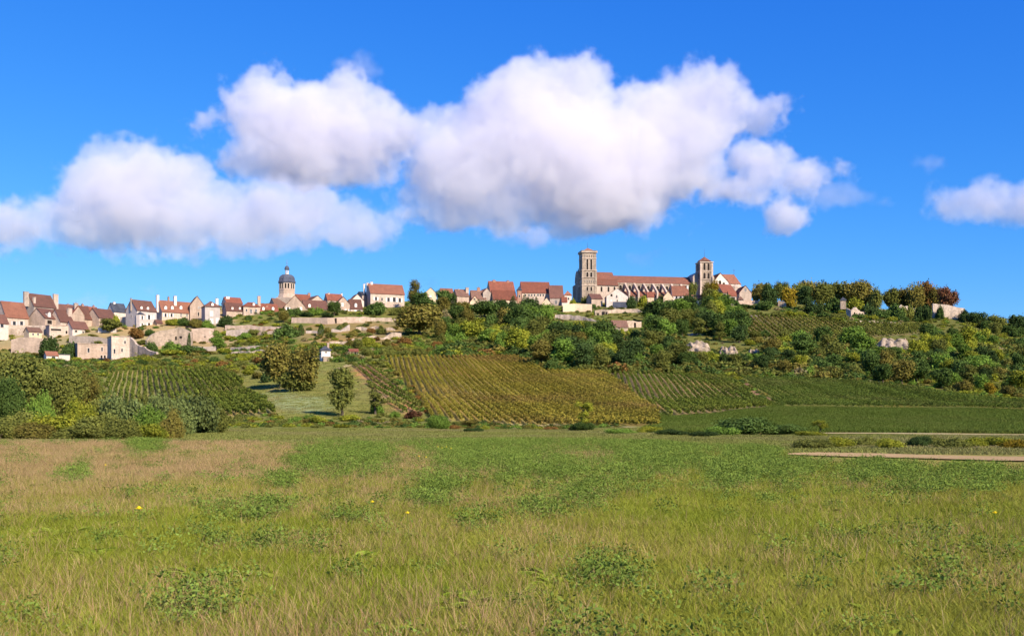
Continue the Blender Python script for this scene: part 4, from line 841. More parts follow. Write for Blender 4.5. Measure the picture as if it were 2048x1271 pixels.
# ------------------------------------------------------------------ vegetation library
def leaf_quads(P, Nrm, size, g_, aspect=0.62, jitter=0.75):
    """diamond leaves (or leaf sprays) at points P, facing roughly along Nrm"""
    n = len(P)
    d = Nrm + g_.normal(0, jitter, (n, 3)); d /= np.linalg.norm(d, axis=1)[:, None] + 1e-9
    r = g_.normal(0, 1, (n, 3)); a = np.cross(d, r); a /= np.linalg.norm(a, axis=1)[:, None] + 1e-9; b = np.cross(d, a)
    s = (np.broadcast_to(size, (n,))*(0.6 + 0.8*g_.random(n)))[:, None]
    a = a*s; b = b*s*aspect
    V = np.stack([P - a, P - b + d*s*.12, P + a, P + b + d*s*.12], 1).reshape(-1, 3)
    return V, np.arange(4*n).reshape(n, 4)
def dirs(n, g_):
    v = g_.normal(0, 1, (n, 3)); return v / np.linalg.norm(v, axis=1)[:, None]
def crown_mesh(kind, seed, n, size):
    """unit crown: radius about 1, height 0..1 (scaled by the tree's Empty)"""
    g_ = rnd(seed); lob = []
    if kind == 'round':
        for i in range(19): d = dirs(1, g_)[0]*g_.random()**.4; lob.append((d[0]*.64, d[1]*.64, .54 + d[2]*.31, .30 + .18*g_.random(), .15 + .07*g_.random()))
    elif kind == 'tall':
        for i in range(15): z = .22 + .68*g_.random(); r = .5*math.sin(PI*min(1, z*.9+.12))**.7; a = 2*PI*g_.random(); q = g_.random()**.5; lob.append((math.cos(a)*r*q, math.sin(a)*r*q, z, .36 + .16*g_.random(), .11 + .05*g_.random()))
    elif kind == 'spread':
        for i in range(18): a = 2*PI*g_.random(); q = g_.random()**.5*.72; lob.append((math.cos(a)*q, math.sin(a)*q, .50 + .34*(1-q*q*1.1)*g_.random() + .06, .26 + .16*g_.random(), .15 + .07*g_.random()))
    elif kind == 'bush':
        for i in range(13): a = 2*PI*g_.random(); q = g_.random()**.5*.68; lob.append((math.cos(a)*q, math.sin(a)*q, .16 + .50*(1-q)*g_.random() + .05, .30 + .16*g_.random(), .25 + .12*g_.random()))
    elif kind == 'sparse':
        for i in range(11): z = .3 + .6*g_.random(); a = 2*PI*g_.random(); q = .25 + .55*g_.random(); lob.append((math.cos(a)*q*(1.15-z*.5), math.sin(a)*q*(1.15-z*.5), z, .22 + .12*g_.random(), .07 + .05*g_.random()))
    if lob:
        lob = np.array(lob); w = lob[:, 3]**2; w /= w.sum(); k = g_.choice(len(lob), n, p=w)
        d = dirs(n, g_); rad = (1 - .45*g_.random(n)**2)*(1 + .22*g_.normal(0, 1, n))
        P = lob[k, :3] + d*rad[:, None]*np.stack([lob[k, 3], lob[k, 3], lob[k, 4]], 1)
        Nm = d.copy(); Nm[:, 2] += .25
        P[:, 2] = np.maximum(P[:, 2], .01 + .03*g_.random(n))
    elif kind == 'cone':
        z = 1 - g_.random(n)**.62*.93; tier = np.round(z*13)/13; z = tier*.55 + z*.45
        r = (1.03 - z)**.85*(0.35 + .65*g_.random(n)**.45)*(1 + .18*np.sin(13*2*PI*z)); a = 2*PI*g_.random(n); r *= 1 + .14*np.sin(5*a + seed)
        P = np.stack([r*np.cos(a), r*np.sin(a), z - .05*r], 1); Nm = np.stack([np.cos(a), np.sin(a), .6 + 0*a], 1)
    else:                                                  # column
        z = g_.random(n)**.9; r = np.sin(PI*(z*.88 + .12)**.75)**.6*(.55 + .45*g_.random(n)**.5); a = 2*PI*g_.random(n); r *= 1 + .1*np.sin(4*a + 6*z)
        P = np.stack([r*np.cos(a), r*np.sin(a), z], 1); Nm = np.stack([np.cos(a), np.sin(a), .3 + 0*a], 1)
    V, Fq = leaf_quads(P, Nm, size, g_); kz = {'round': 2.3, 'tall': 3.0, 'spread': 1.8, 'bush': 1.2, 'sparse': 2.4, 'cone': 4.2, 'column': 5.5}[kind]
    C = np.repeat(P, 4, 0); V = C + (V - C)*np.array([1, 1, 1/kz])
    V[:, 2] = np.maximum(V[:, 2], -.02)
    return mesh('crown', V, Fq), lob
def trunk_mesh(kind, lob, seed):
    g_ = rnd(seed + 500); b = MB(); top = {'round': .55, 'tall': .8, 'spread': .5, 'bush': .3, 'sparse': .75, 'cone': .95, 'column': .8}[kind]
    r0 = {'bush': .05, 'cone': .05, 'column': .08}.get(kind, .075)
    pts = [(.03*math.sin(3*t_ + seed), .03*math.cos(4*t_ + seed), -.06 + (top + .06)*t_) for t_ in np.linspace(0, 1, 6)]
    b.tube(pts, [r0*1.5] + [r0*(1 - .8*t_) for t_ in np.linspace(.1, 1, 5)], 7)
    if len(lob):
        for L_ in list(lob)[:8]:
            z0 = min(top*.85, L_[2]*.55 + .03); e = Vector(L_[:3]); s_ = Vector((0, 0, z0)); mid = (s_ + e)/2 + Vector((.04*g_.normal(), .04*g_.normal(), .02))
            b.tube([s_, mid, e], [r0*.5, r0*.32, r0*.1], 5)
    me = mesh('trunk', b.v, b.f); me.materials.append(M['bark']); return me
LIB = {}
def lib(kind, var, near=False):
    key = (kind, var, near)
    if key not in LIB:
        n, s = {'round': (5200, .070), 'tall': (5000, .070), 'spread': (3000, .085), 'bush': (3400, .078), 'sparse': (1000, .075), 'cone': (2800, .085), 'column': (1800, .13)}[kind]
        if near: n, s = int(n*3.4), s*.56
        cm, lob = crown_mesh(kind, 11 + var*7 + len(kind)*13, n, s); cm.materials.append(M['leaf olive'])
        LIB[key] = (cm, trunk_mesh(kind, lob, var))
    return LIB[key]
PLANTS = []
KINDWORD = {'round': 'tree', 'tall': 'tall tree', 'spread': 'spreading tree', 'bush': 'shrub', 'sparse': 'thin-leaved sapling', 'cone': 'fir tree', 'column': 'cypress'}
def where(px, py, Y):
    if Y < 64 and px > 1150: return 'in the hedge behind the bare earth strip', 'hedge shrubs behind the meadow'
    if Y < 130 and px < 460: return 'in the thicket at the left edge of the meadow', 'thicket at the meadow edge'
    if py > 815: return ('in the bank below the vineyards' if px < 1230 else 'along the farm track on the right'), 'shrubs along the field bank'
    lev = 'high' if py < 655 else ('midway' if py < 700 else 'low')
    for lim, txt in ((60, 'below the left-edge houses'), (150, 'below the tallest dark-roofed house'), (270, 'near the flat-topped stone building'), (345, 'below the long orange-roofed house'), (450, 'by the tan bastion'), (540, 'on the terraces left of the belfry'), (620, 'below the domed belfry'),
                     (730, 'below the gabled houses'), (812, 'below the big orange-roofed house'), (900, 'around the olive-brown tree'), (980, 'below the half-timbered gable'), (1045, 'below the two big red roofs'), (1125, 'below the longest red roof'),
                     (1195, 'below the tall square tower'), (1260, 'below the pale gabled house'), (1330, 'below the nave'), (1400, 'below the white cottage'), (1470, 'below the second church tower'), (1560, 'beyond the church end'), (1660, 'left of the ruined garden walls'),
                     (1760, 'around the ruined garden walls'), (1860, 'left of the white rampart'), (1940, 'around the white rampart')):
        if px < lim: break
    else: txt = 'on the hill flank right of the rampart'
    return f'{lev} {txt}', 'trees and shrubs of the village slope'
def plant(kind, px, base, top, wpx, colour, var=0, Y=None, label=None, near=None, group=None, sink=0.0):
    """px centre, base and top rows, full crown width in pixels"""
    if Y is None: Y = hit_Y(px, base)
    X_ = xpx(px, Y); Z0 = float(ground(X_, Y)) - sink; h = max(.6, zpy(top, Y) - Z0); r = wpx/2*Y/F
    near = Y < 130 if near is None else near
    cm, tm = lib(kind, (var + len(PLANTS)) % 5, near)
    name = {'bush': 'shrub', 'cone': 'fir_tree', 'column': 'cypress', 'sparse': 'sapling'}.get(kind, 'tree')
    root = empty(name, (X_, Y, Z0), random.random()*6.28, (r*random.uniform(.85, 1.15), r*random.uniform(.85, 1.15), h)); root.rotation_euler[0] = random.uniform(-.09, .09); root.rotation_euler[1] = random.uniform(-.09, .09)
    c = obj('crown', cm, None, root); c.material_slots[0].link = 'OBJECT'; c.material_slots[0].material = M['leaf ' + colour]
    obj('trunk', tm, None, root)
    w_, grp = where(px, base, Y)
    cat = {'bush': 'shrub', 'cone': 'fir tree', 'column': 'cypress', 'sparse': 'sapling'}.get(kind, 'tree')
    tag(root, label, cat, group or grp)
    PLANTS.append((root, colour, KINDWORD[kind], w_, px, bool(label), h))
    return root
random.seed(5); T = plant
# ---- thicket at the left edge of the meadow (near)
T('round', 55, 880, 694, 150, 'olive', 0, 92); T('round', 15, 878, 700, 110, 'olive-brown', 1, 96); T('round', 128, 876, 724, 95, 'olive', 2, 90)
T('round', 18, 872, 742, 92, 'deep green', 0, 80, 'deep green round tree at the left picture edge'); T('bush', 78, 850, 770, 62, 'fresh green', 1, 80); T('bush', 165, 858, 782, 78, 'yellow-green', 0, 78, 'yellowish shrub in the middle of the meadow-edge thicket')
T('bush', 205, 858, 770, 70, 'olive', 2, 82); T('bush', 255, 862, 762, 110, 'grey-green', 1, 80, 'widest silvery grey-green shrub of the thicket'); T('bush', 320, 866, 770, 100, 'grey-green', 2, 84); T('bush', 385, 858, 776, 120, 'grey-green', 0, 92, 'silvery shrub at the right end of the thicket')
T('bush', 300, 872, 800, 80, 'fresh green', 0, 74); T('bush', 345, 884, 812, 64, 'olive-brown', 1, 72, 'brownish shrub with dark shade leaning over the mown strip'); T('bush', 420, 858, 820, 50, 'grey-green', 1, 98)
T('bush', 40, 882, 812, 110, 'olive', 2, 72); T('bush', 115, 884, 820, 110, 'yellow-green', 0, 70); T('bush', 190, 884, 815, 105, 'olive', 1, 70); T('bush', 250, 886, 822, 95, 'olive', 0, 69); T('bush', 0, 884, 830, 90, 'olive', 1, 70)
T('bush', 75, 886, 838, 100, 'olive-brown', 1, 68.5); T('bush', 160, 887, 842, 100, 'olive', 2, 68); T('bush', 235, 888, 845, 90, 'olive', 0, 67.5); T('bush', 350, 868, 790, 80, 'grey-green', 1, 86); T('bush', 428, 862, 804, 60, 'olive', 2, 98); T('bush', 285, 866, 780, 90, 'olive', 1, 90); T('bush', 300, 886, 840, 80, 'yellow-green', 2, 69)
T('round', 165, 870, 735, 75, 'olive-brown', 1, 100); T('tall', 190, 868, 748, 50, 'olive', 0, 102)
# ---- single trees of the meadow slope
T('round', 563, 776, 680, 78, 'olive-brown', 1, None, 'dark brown-green left half of the twin walnut trees'); T('round', 606, 782, 686, 84, 'olive-brown', 2, None, 'sunlit orange-olive right half of the twin walnut trees')
T('bush', 590, 782, 735, 70, 'olive', 0); T('bush', 535, 764, 735, 30, 'dark green', 1)
T('tall', 686, 832, 734, 66, 'olive', 1, None, 'single olive tree casting a shadow on the pale lawn'); T('sparse', 750, 828, 764, 56, 'olive', 0, None, 'thin leaved tree beside the narrow vine strip')
T('bush', 752, 826, 800, 30, 'fresh green', 2); T('bush', 876, 866, 824, 48, 'fresh green', 0, 128); T('sparse', 940, 876, 836, 56, 'olive-brown', 1, 108, 'crooked bare little tree at the edge of the mown strip')
T('bush', 945, 878, 866, 40, 'dark green', 2, 106); T('sparse', 1172, 872, 800, 58, 'yellow-green', 2, 112, 'leafy young tree at the lower right of the golden vineyard'); T('bush', 1168, 872, 838, 50, 'deep green', 0, 111); T('bush', 1150, 866, 850, 36, 'red-brown', 1, 116)
T('bush', 828, 836, 818, 40, 'red-brown', 0); T('bush', 790, 834, 820, 26, 'fresh green', 1); T('bush', 700, 842, 826, 44, 'yellow-green', 2); T('bush', 640, 846, 828, 46, 'yellow-green', 0)
# ---- right: hedge and bushes by the farm track
T('bush', 1500, 892, 828, 150, 'deep green', 0, 88, 'largest dark green bush by the farm track on the right'); T('bush', 1575, 890, 842, 90, 'deep green', 1, 90); T('bush', 1450, 893, 846, 80, 'fresh green', 2, 86); T('bush', 1410, 892, 862, 70, 'dark green', 1, 80); T('bush', 1350, 890, 864, 70, 'dark green', 2, 84)
T('bush', 1300, 884, 848, 60, 'yellow-green', 1, 96); T('bush', 1240, 888, 862, 70, 'fresh green', 0, 90); T('bush', 1620, 890, 860, 60, 'yellow-green', 2, 80); T('sparse', 1640, 892, 838, 40, 'yellow-green', 1, 86)
for i, (px, b_, t_, w_, c_) in enumerate([(1625,906,878,60,'olive'),(1680,904,876,56,'yellow-green'),(1730,906,882,60,'olive'),(1775,905,880,54,'yellow-green'),(1838,908,872,44,'dark green'),(1862,908,874,50,'olive'),(1905,908,878,60,'olive'),(1945,908,880,54,'yellow-green'),(1990,910,882,60,'yellow-green'),(2030,910,880,54,'golden'),(2065,910,878,60,'olive')]):
    T('bush', px, b_, t_ - 7, w_*1.25, c_, i, 50 + (i % 3)*2)
# ---- trees among the houses
T('bush', 98, 710, 665, 42, 'dark green', 0, 416, 'dark round tree left of the red-roofed garden shed'); T('bush', 137, 714, 673, 34, 'dark green', 1, 414, 'dark round tree right of the garden sheds'); T('round', 220, 666, 634, 48, 'olive', 0, 454, 'round green tree in front of the bare tan gable'); T('bush', 235, 645, 623, 16, 'yellow-green', 1, 476)
T('bush', 272, 676, 652, 34, 'rusty brown', 1); T('bush', 300, 672, 655, 24, 'deep green', 2); T('bush', 345, 654, 634, 28, 'yellow-green', 0, 474); T('bush', 368, 650, 632, 34, 'deep green', 1, 476); T('bush', 392, 656, 634, 34, 'olive-brown', 2, 474); T('bush', 412, 655, 634, 26, 'fresh green', 0, 474)
T('bush', 452, 655, 624, 34, 'dark green', 2, 484, 'dark clipped twin bush right of the white-shuttered tower house'); T('tall', 438, 718, 662, 40, 'fresh green', 0, 428); T('column', 377, 700, 665, 7, 'dark green', 0, 430, 'thin cypress in front of the ruined wall')
T('bush', 305, 712, 676, 34, 'deep green', 1, 416); T('bush', 345, 718, 678, 44, 'fresh green', 2, 410); T('bush', 385, 716, 688, 60, 'deep green', 0, 408); T('bush', 345, 724, 696, 60, 'yellow-green', 1, 404); T('bush', 410, 722, 700, 50, 'olive-brown', 1, 404); T('bush', 447, 722, 694, 40, 'yellow-green', 2, 406)
T('round', 567, 652, 619, 28, 'olive-brown', 2, 492, 'brownish bush at the foot of the domed belfry'); T('bush', 498, 645, 628, 14, 'deep green', 0, 500); T('bush', 592, 636, 612, 26, 'deep green', 1, 512); T('bush', 632, 636, 610, 26, 'fresh green', 2, 514); T('round', 668, 638, 600, 38, 'deep green', 0, 520, 'large dark tree left of the closed-shutter gable'); T('bush', 612, 636, 622, 30, 'dark green', 2, 508); T('bush', 652, 636, 624, 30, 'dark green', 0, 508)
T('bush', 572, 690, 645, 56, 'deep green', 2, 440); T('column', 603, 686, 648, 14, 'deep green', 1, 446, 'short broad cypress right of the dark bushes'); T('column', 641, 690, 648, 15, 'deep green', 2, 440, 'pointed cypress above the lone white house')
T('bush', 678, 730, 690, 34, 'deep green', 1, 362); T('bush', 668, 722, 684, 40, 'yellow-green', 0, 378); T('bush', 690, 712, 690, 30, 'fresh green', 2, 372)
for i, (px, b_, t_, w_, c_) in enumerate([(690,652,642,14,'olive'),(722,660,646,18,'olive'),(706,672,658,20,'olive-brown'),(762,668,648,26,'olive'),(742,666,654,18,'rusty brown'),(655,666,652,18,'olive-brown'),(660,676,660,22,'olive')]): T('bush', px, b_, t_, w_, c_, i)
T('bush', 757, 634, 599, 56, 'deep green', 1, 540, 'broad dark bush in front of the big orange-roofed house'); T('bush', 795, 636, 612, 34, 'olive', 2, 540); T('bush', 738, 634, 612, 26, 'dark green', 0, 540)
T('tall', 828, 632, 560, 40, 'olive-brown', 0, 570, 'tall brown-green tree right of the big orange-roofed house'); T('round', 842, 640, 580, 52, 'deep green', 1, 550); T('round', 838, 684, 603, 92, 'olive-brown', 0, 440, 'biggest olive-brown tree in the middle of the slope')
T('round', 888, 628, 576, 44, 'deep green', 2, 570, 'bushy green tree in front of the orange roof'); T('cone', 909, 634, 583, 24, 'dark green', 0, 556); T('bush', 890, 648, 616, 36, 'straw-coloured', 1, 510, 'straw-coloured shrub right of the olive-brown tree'); T('bush', 866, 628, 596, 24, 'deep green', 0, 560)
T('round', 968, 652, 598, 60, 'deep green', 0, 530); T('round', 1000, 640, 596, 40, 'dark green', 1, 560); T('cone', 1024, 648, 590, 30, 'dark green', 1, 545); T('cone', 1049, 648, 588, 32, 'dark green', 2, 548); T('cone', 1074, 642, 592, 30, 'dark green', 0, 556); T('round', 1098, 642, 608, 30, 'deep green', 2, 560, 'round dark tree at the foot of the brick-grey house'); T('cone', 1010, 640, 600, 26, 'dark green', 2, 560)
T('round', 945, 640, 606, 40, 'fresh green', 2, 545); T('round', 930, 672, 622, 50, 'olive', 1, 490); T('round', 940, 712, 640, 64, 'yellow-green', 2, 420); T('round', 975, 714, 655, 60, 'fresh green', 0, 400); T('round', 1010, 690, 645, 56, 'yellow-green', 1, 440); T('bush', 1070, 664, 622, 40, 'yellow-green', 0, 510)
# ---- around the church
T('bush', 1262, 614, 586, 22, 'dark green', 0, 600, 'dark round bush right of the pale gabled house'); T('bush', 1168, 606, 588, 16, 'olive', 1, 622); T('bush', 1146, 608, 594, 14, 'yellow-green', 2, 620); T('bush', 1187, 624, 606, 12, 'deep green', 0, 604); T('bush', 1285, 622, 586, 26, 'yellow-green', 1, 608); T('bush', 1320, 600, 582, 14, 'dark green', 2, 614); T('bush', 1316, 616, 596, 28, 'deep green', 0, 604); T('bush', 1178, 634, 616, 18, 'deep green', 1, 592)
T('round', 1384, 598, 562, 22, 'olive', 0, 632); T('tall', 1413, 618, 564, 22, 'olive-brown', 1, 618); T('tall', 1430, 622, 560, 26, 'golden', 2, 616, 'golden autumn tree under the second church tower'); T('bush', 1405, 602, 580, 16, 'dark green', 0, 624); T('bush', 1352, 608, 598, 10, 'rusty brown', 0, 606); T('bush', 1468, 608, 597, 26, 'deep green', 1, 606, 'clipped dark hedge before the cloister building')
T('bush', 1490, 624, 606, 34, 'deep green', 0, 586); T('bush', 1530, 630, 598, 42, 'deep green', 2, 578); T('bush', 1510, 612, 580, 14, 'olive-brown', 1, 612)
for i, (k_, px, b_, t_, w_, c_, Y_) in enumerate([('round',1520,612,562,34,'olive-brown',660),('round',1541,606,563,42,'dark green',606),('round',1562,612,560,34,'olive',668),('round',1580,608,572,34,'golden',612),('round',1600,616,560,40,'olive',650),('round',1618,612,556,44,'olive-brown',655),('round',1645,620,558,46,'olive',640),('tall',1612,628,572,40,'dark green',596),('round',1672,618,560,46,'olive',650),
      ('round',1700,620,558,48,'olive-brown',645),('round',1728,622,556,52,'olive-brown',640),('round',1750,620,572,34,'olive',630),('bush',1670,624,592,40,'deep green',600),('bush',1710,620,590,30,'yellow-green',600),('round',1785,622,570,36,'olive',645),('round',1806,624,571,34,'olive-brown',650),('round',1830,624,562,44,'olive-brown',640),('round',1850,624,558,44,'rusty brown',645),('round',1868,622,572,30,'olive-brown',640),('round',1896,626,566,42,'red-brown',620),
      ('bush',1625,640,600,44,'dark green',580),('bush',1735,634,602,34,'dark green',575),('bush',1790,638,604,40,'deep green',575),('bush',1846,644,604,36,'dark green',566),('bush',1760,640,612,30,'deep green',572),('bush',1815,636,604,30,'olive',578),('bush',1880,618,606,16,'deep green',594),('bush',1930,650,616,24,'dark green',592),('round',1952,658,622,40,'dark green',580),('round',1993,664,626,40,'olive',560),('round',2035,668,626,44,'dark green',560),('round',1972,662,640,36,'olive',556),('round',2015,668,650,40,'deep green',540),('bush',1880,680,658,18,'dark green',None)]):
    T(k_, px, b_, t_, w_*1.12, c_, i, Y_, sink=2.2 if Y_ and k_ == 'round' else 0, label={19: 'red-brown beech beside the white rampart', 3: 'bright golden tree among the dark hilltop trees', 33: 'lone dark round bush on the bare flank of the hill'}.get(i))
# ---- woods and scrub of the slope
CAPS = [(1105,1200,640,644),(1200,1222,634,636),(1222,1287,640,660),(1369,1421,676,704),(1437,1477,687,709),(1495,1521,693,709),(1752,1818,671,697)]
def fill(poly, n, kinds, cols, hpx, wfac, seed, mind, nmax=300):
    g_ = rnd(seed); pts = []; tries = 0
    x0, x1 = min(p[0] for p in poly), max(p[0] for p in poly); y0, y1 = min(p[1] for p in poly), max(p[1] for p in poly)
    while len(pts) < n and tries < 6000:
        tries += 1; q = (x0 + (x1-x0)*g_.random(), y0 + (y1-y0)*g_.random())
        if not inside(poly, np.array([q[0]]), np.array([q[1]]))[0]: continue
        if any(((q[0]-p[0])/1.6)**2 + ((q[1]-p[1])*1.1)**2 < mind**2 for p in pts): continue
        pts.append(q)
    kk, kw = zip(*kinds); ck, cw = zip(*cols); kw = np.array(kw)/sum(kw); cw = np.array(cw)/sum(cw)
    for i, (px, py) in enumerate(sorted(pts)):
        k_ = kk[g_.choice(len(kk), p=kw)]; c_ = ck[g_.choice(len(ck), p=cw)]
        h = (hpx[0] + (hpx[1]-hpx[0])*g_.random())*(.62 if k_ == 'bush' else 1)
        for (c0, c1, t0, t1) in CAPS:                         # keep walls and rock faces in sight
            if c0-8 < px < c1+8 and py > t0 and py - h < t1: h = 0 if py < t1 + 3 else min(h, py - t1 + 4)
        if h < 5: continue
        plant(k_ if h > 18 else 'bush', px, py, py-h, h*wfac*(1.45 if k_ == 'bush' else 1)*(.85 + .35*g_.random()), c_, int(g_.integers(3)))
G1 = [('deep green',5.5),('fresh green',3),('olive',3),('yellow-green',1),('dark green',2.4),('olive-brown',.7)]
fill([(985,650),(1100,645),(1215,650),(1215,744),(1095,742),(1048,712),(990,712)], 58, [('round',5),('tall',2),('bush',1)], G1, (42,62), .95, 1, 11.2)
fill([(1215,650),(1330,636),(1440,622),(1470,650),(1500,690),(1470,745),(1215,743)], 76, [('round',5),('tall',2),('bush',1)], G1, (34,56), .98, 2, 10.8)
fill([(1300,612),(1440,612),(1465,632),(1420,660),(1300,640)], 14, [('round',3),('bush',3)], G1, (26,44), .8, 3, 13)
fill([(1480,690),(1560,690),(1740,690),(1950,690),(1990,740),(1960,790),(1830,772),(1700,760),(1480,750)], 88, [('round',5),('tall',1.5),('bush',3)], [('olive',3),('deep green',5),('dark green',3),('fresh green',3),('yellow-green',2),('olive-brown',1)], (32,54), 1.0, 4, 11.4)
fill([(1860,668),(2055,665),(2060,800),(1960,795),(1930,730),(1850,700)], 46, [('bush',5),('round',2)], [('yellow-green',4),('golden',1.4),('olive',3),('fresh green',2),('olive-brown',1.4),('rusty brown',.3),('deep green',2.5)], (26,44), .9, 5, 13)
fill([(880,690),(985,680),(1000,712),(880,714)], 9, [('bush',4),('round',2)], [('fresh green',3),('yellow-green',3),('olive',2),('deep green',2)], (24,36), 1.0, 6, 13)
fill([(700,690),(880,690),(880,712),(760,713),(700,712)], 17, [('bush',6),('round',1)], [('yellow-green',3),('olive',3),('olive-brown',2),('rusty brown',1),('fresh green',1.5)], (20,34), 1.0, 7, 12)
fill([(450,668),(545,670),(545,690),(450,692)], 9, [('bush',1)], [('yellow-green',4),('fresh green',2),('olive',1)], (16,26), 1.3, 8, 11)
fill([(445,715),(530,718),(530,760),(480,760),(445,736)], 9, [('bush',1)], [('rusty brown',2),('olive-brown',3),('yellow-green',3),('olive',2)], (18,28), 1.2, 9, 12)
fill([(150,722),(300,722),(440,724),(440,736),(150,742)], 16, [('bush',1)], [('deep green',3),('olive',3),('rusty brown',2),('yellow-green',2)], (14,24), 1.5, 10, 11)
fill([(380,838),(560,836),(860,842),(1130,856),(1130,862),(860,858),(560,856),(380,856)], 22, [('bush',1)], [('yellow-green',3),('olive',3),('rusty brown',2),('fresh green',2),('olive-brown',2)], (9,16), 2.4, 11, 14)
fill([(1480,668),(1740,680),(1740,692),(1480,692)], 14, [('bush',1)], [('olive',3),('yellow-green',3),('olive-brown',2),('deep green',1)], (16,26), 1.2, 12, 12)
fill([(750,722),(780,722),(862,826),(850,826)], 6, [('bush',1)], [('rusty brown',3),('olive-brown',2),('deep green',1)], (12,20), 1.1, 13, 11)
fill([(1540,628),(1860,640),(1860,648),(1540,632)], 12, [('bush',1)], [('deep green',3),('olive',3),('yellow-green',2)], (14,22), 1.5, 14, 12)
fill([(860,628),(935,630),(935,690),(880,690)], 12, [('round',3),('bush',2)], [('deep green',3),('olive',2),('olive-brown',2),('fresh green',1)], (30,46), .85, 15, 13)
fill([(600,655),(800,645),(800,690),(600,690)], 15, [('bush',1)], [('olive',3),('olive-brown',3),('grey-green',2),('rusty brown',1)], (9,17), 1.4, 16, 10)
fill([(20,676),(240,670),(400,664),(440,690),(300,716),(20,716)], 22, [('bush',1)], [('olive',3),('yellow-green',3),('deep green',2),('olive-brown',2)], (9,18), 1.4, 17, 10)
fill([(1362,708),(1528,710),(1528,722),(1362,720)], 13, [('bush',1)], [('olive',3),('yellow-green',2),('deep green',3)], (8,12), 2.2, 18, 8)
fill([(1748,699),(1822,699),(1822,710),(1748,710)], 7, [('bush',1)], [('olive',3),('yellow-green',2),('deep green',3)], (8,12), 2.2, 19, 8)
# names that single each plant out: colour, kind, place, then its order from the left
ORD = ['leftmost', 'second', 'third', 'fourth', 'fifth', 'sixth', 'seventh', 'eighth', 'ninth', 'tenth', 'eleventh', 'twelfth', 'thirteenth', 'fourteenth', 'fifteenth', 'sixteenth']
_by = {}
for p in PLANTS:
    if not p[5]: _by.setdefault((p[1], p[2], p[3]), []).append(p)
for (c_, k_, w_), ps in _by.items():
    ps.sort(key=lambda p: p[4])
    for i, p in enumerate(ps):
        base_ = f'{c_} {k_} {w_}'
        if len(ps) == 1: p[0]['label'] = base_
        else: p[0]['label'] = (f'leftmost {base_}' if i == 0 else (f'rightmost {base_}' if i == len(ps)-1 else f'{ORD[min(i, 15)]} {base_} from left'))

# ------------------------------------------------------------------ vine rows
foliage('vine gold', (0.22, 0.20, 0.030), (0.28, 0.24, 0.036), (0.34, 0.275, 0.05), scale=.05, worldspace=True, patch=((0.27, 0.19, 0.052), .03, .48, .66))
foliage('vine green', (0.085, 0.125, 0.022), (0.13, 0.165, 0.026), (0.20, 0.21, 0.035), scale=.06, worldspace=True, patch=((0.19, 0.17, 0.05), .05, .55, .72))
foliage('vine deep', (0.085, 0.125, 0.022), (0.115, 0.16, 0.028), (0.16, 0.20, 0.04), scale=.05, worldspace=True, patch=((0.12, 0.13, 0.035), .05, .5, .72))
foliage('vine upper', (0.10, 0.12, 0.024), (0.15, 0.165, 0.03), (0.21, 0.21, 0.04), scale=.06, worldspace=True, patch=((0.19, 0.16, 0.045), .05, .55, .7))
def nth(n):
    ones = ['', 'first', 'second', 'third', 'fourth', 'fifth', 'sixth', 'seventh', 'eighth', 'ninth', 'tenth', 'eleventh', 'twelfth', 'thirteenth', 'fourteenth', 'fifteenth', 'sixteenth', 'seventeenth', 'eighteenth', 'nineteenth']
    tens = {2: ('twentieth', 'twenty'), 3: ('thirtieth', 'thirty'), 4: ('fortieth', 'forty'), 5: ('fiftieth', 'fifty'), 6: ('sixtieth', 'sixty'), 7: ('seventieth', 'seventy')}
    if n < 20: return ones[n]
    return tens[n//10][0] if n % 10 == 0 else tens[n//10][1] + '-' + ones[n % 10]
def vines(key, what, slope, spacing, mat, perm, h, seed, size=.34, stakes=False):
    poly = FPLAN[key]; d = np.array([slope, 1.0]); d /= np.linalg.norm(d); nrm = np.array([d[1], -d[0]])
    P = np.array(poly); s = P @ nrm; tt = P @ d; g_ = rnd(seed); rows = []
    c = s.min() + spacing*.5
    while c < s.max():
        u = np.arange(tt.min(), tt.max(), .5); pts = c*nrm + u[:, None]*d; ins = inside(poly, pts[:, 0], pts[:, 1])
        i = 0
        while i < len(u):
            if ins[i]:
                j = i
                while j+1 < len(u) and ins[j+1]: j += 1
                if u[j]-u[i] > 4: rows.append((c, u[i], u[j]))
                i = j
            i += 1
        c += spacing
    for r, (c, a, b_) in enumerate(rows):
        n = int((b_-a)*perm); u = a + (b_-a)*g_.random(n); off = g_.normal(0, spacing*(.065 if spacing > 2.2 else .095), n)
        gap = np.sin(u*.9 + r*2.1)*np.sin(u*.37 + r); keep = gap > -2; u, off = u[keep], off[keep]; n = len(u)
        Q = (c + off)[:, None]*nrm + u[:, None]*d + .12*np.sin(u/9 + r)[:, None]*nrm
        hh = h*(1 + .18*np.sin(u*1.9 + r*1.7))
        z = ground(Q[:, 0], Q[:, 1]) + .28 + (hh-.28)*g_.random(n)**.75
        Pn = np.column_stack([Q, z]); Nm = np.column_stack([np.sign(off)[:, None]*nrm*.7, .6 + 0*z])
        o0 = np.array([*(c*nrm + a*d), 0]); o0[2] = ground(o0[0], o0[1])
        V, Fq = leaf_quads(Pn - o0, Nm, size, g_, .8)
        o = obj('vine_row', mesh('vine_row', V, Fq), M[mat], None, o0)
        tag(o, f'{nth(r+1)} vine row from the left in {what}', 'vine row', 'vine rows of ' + what)
vines('gold', 'the golden vineyard', -.14, 1.45, 'vine gold', 50, 1.0, 1, .13)
vines('strip', 'the narrow vine strip', -.268, 2.1, 'vine green', 18, 1.0, 2, .20)
vines('green', 'the green vineyard beyond the pale path', .08, 1.4, 'vine green', 44, 1.0, 3, .13)
vines('east', 'the right green vineyard', .08, 1.6, 'vine deep', 50, .95, 4, .105)
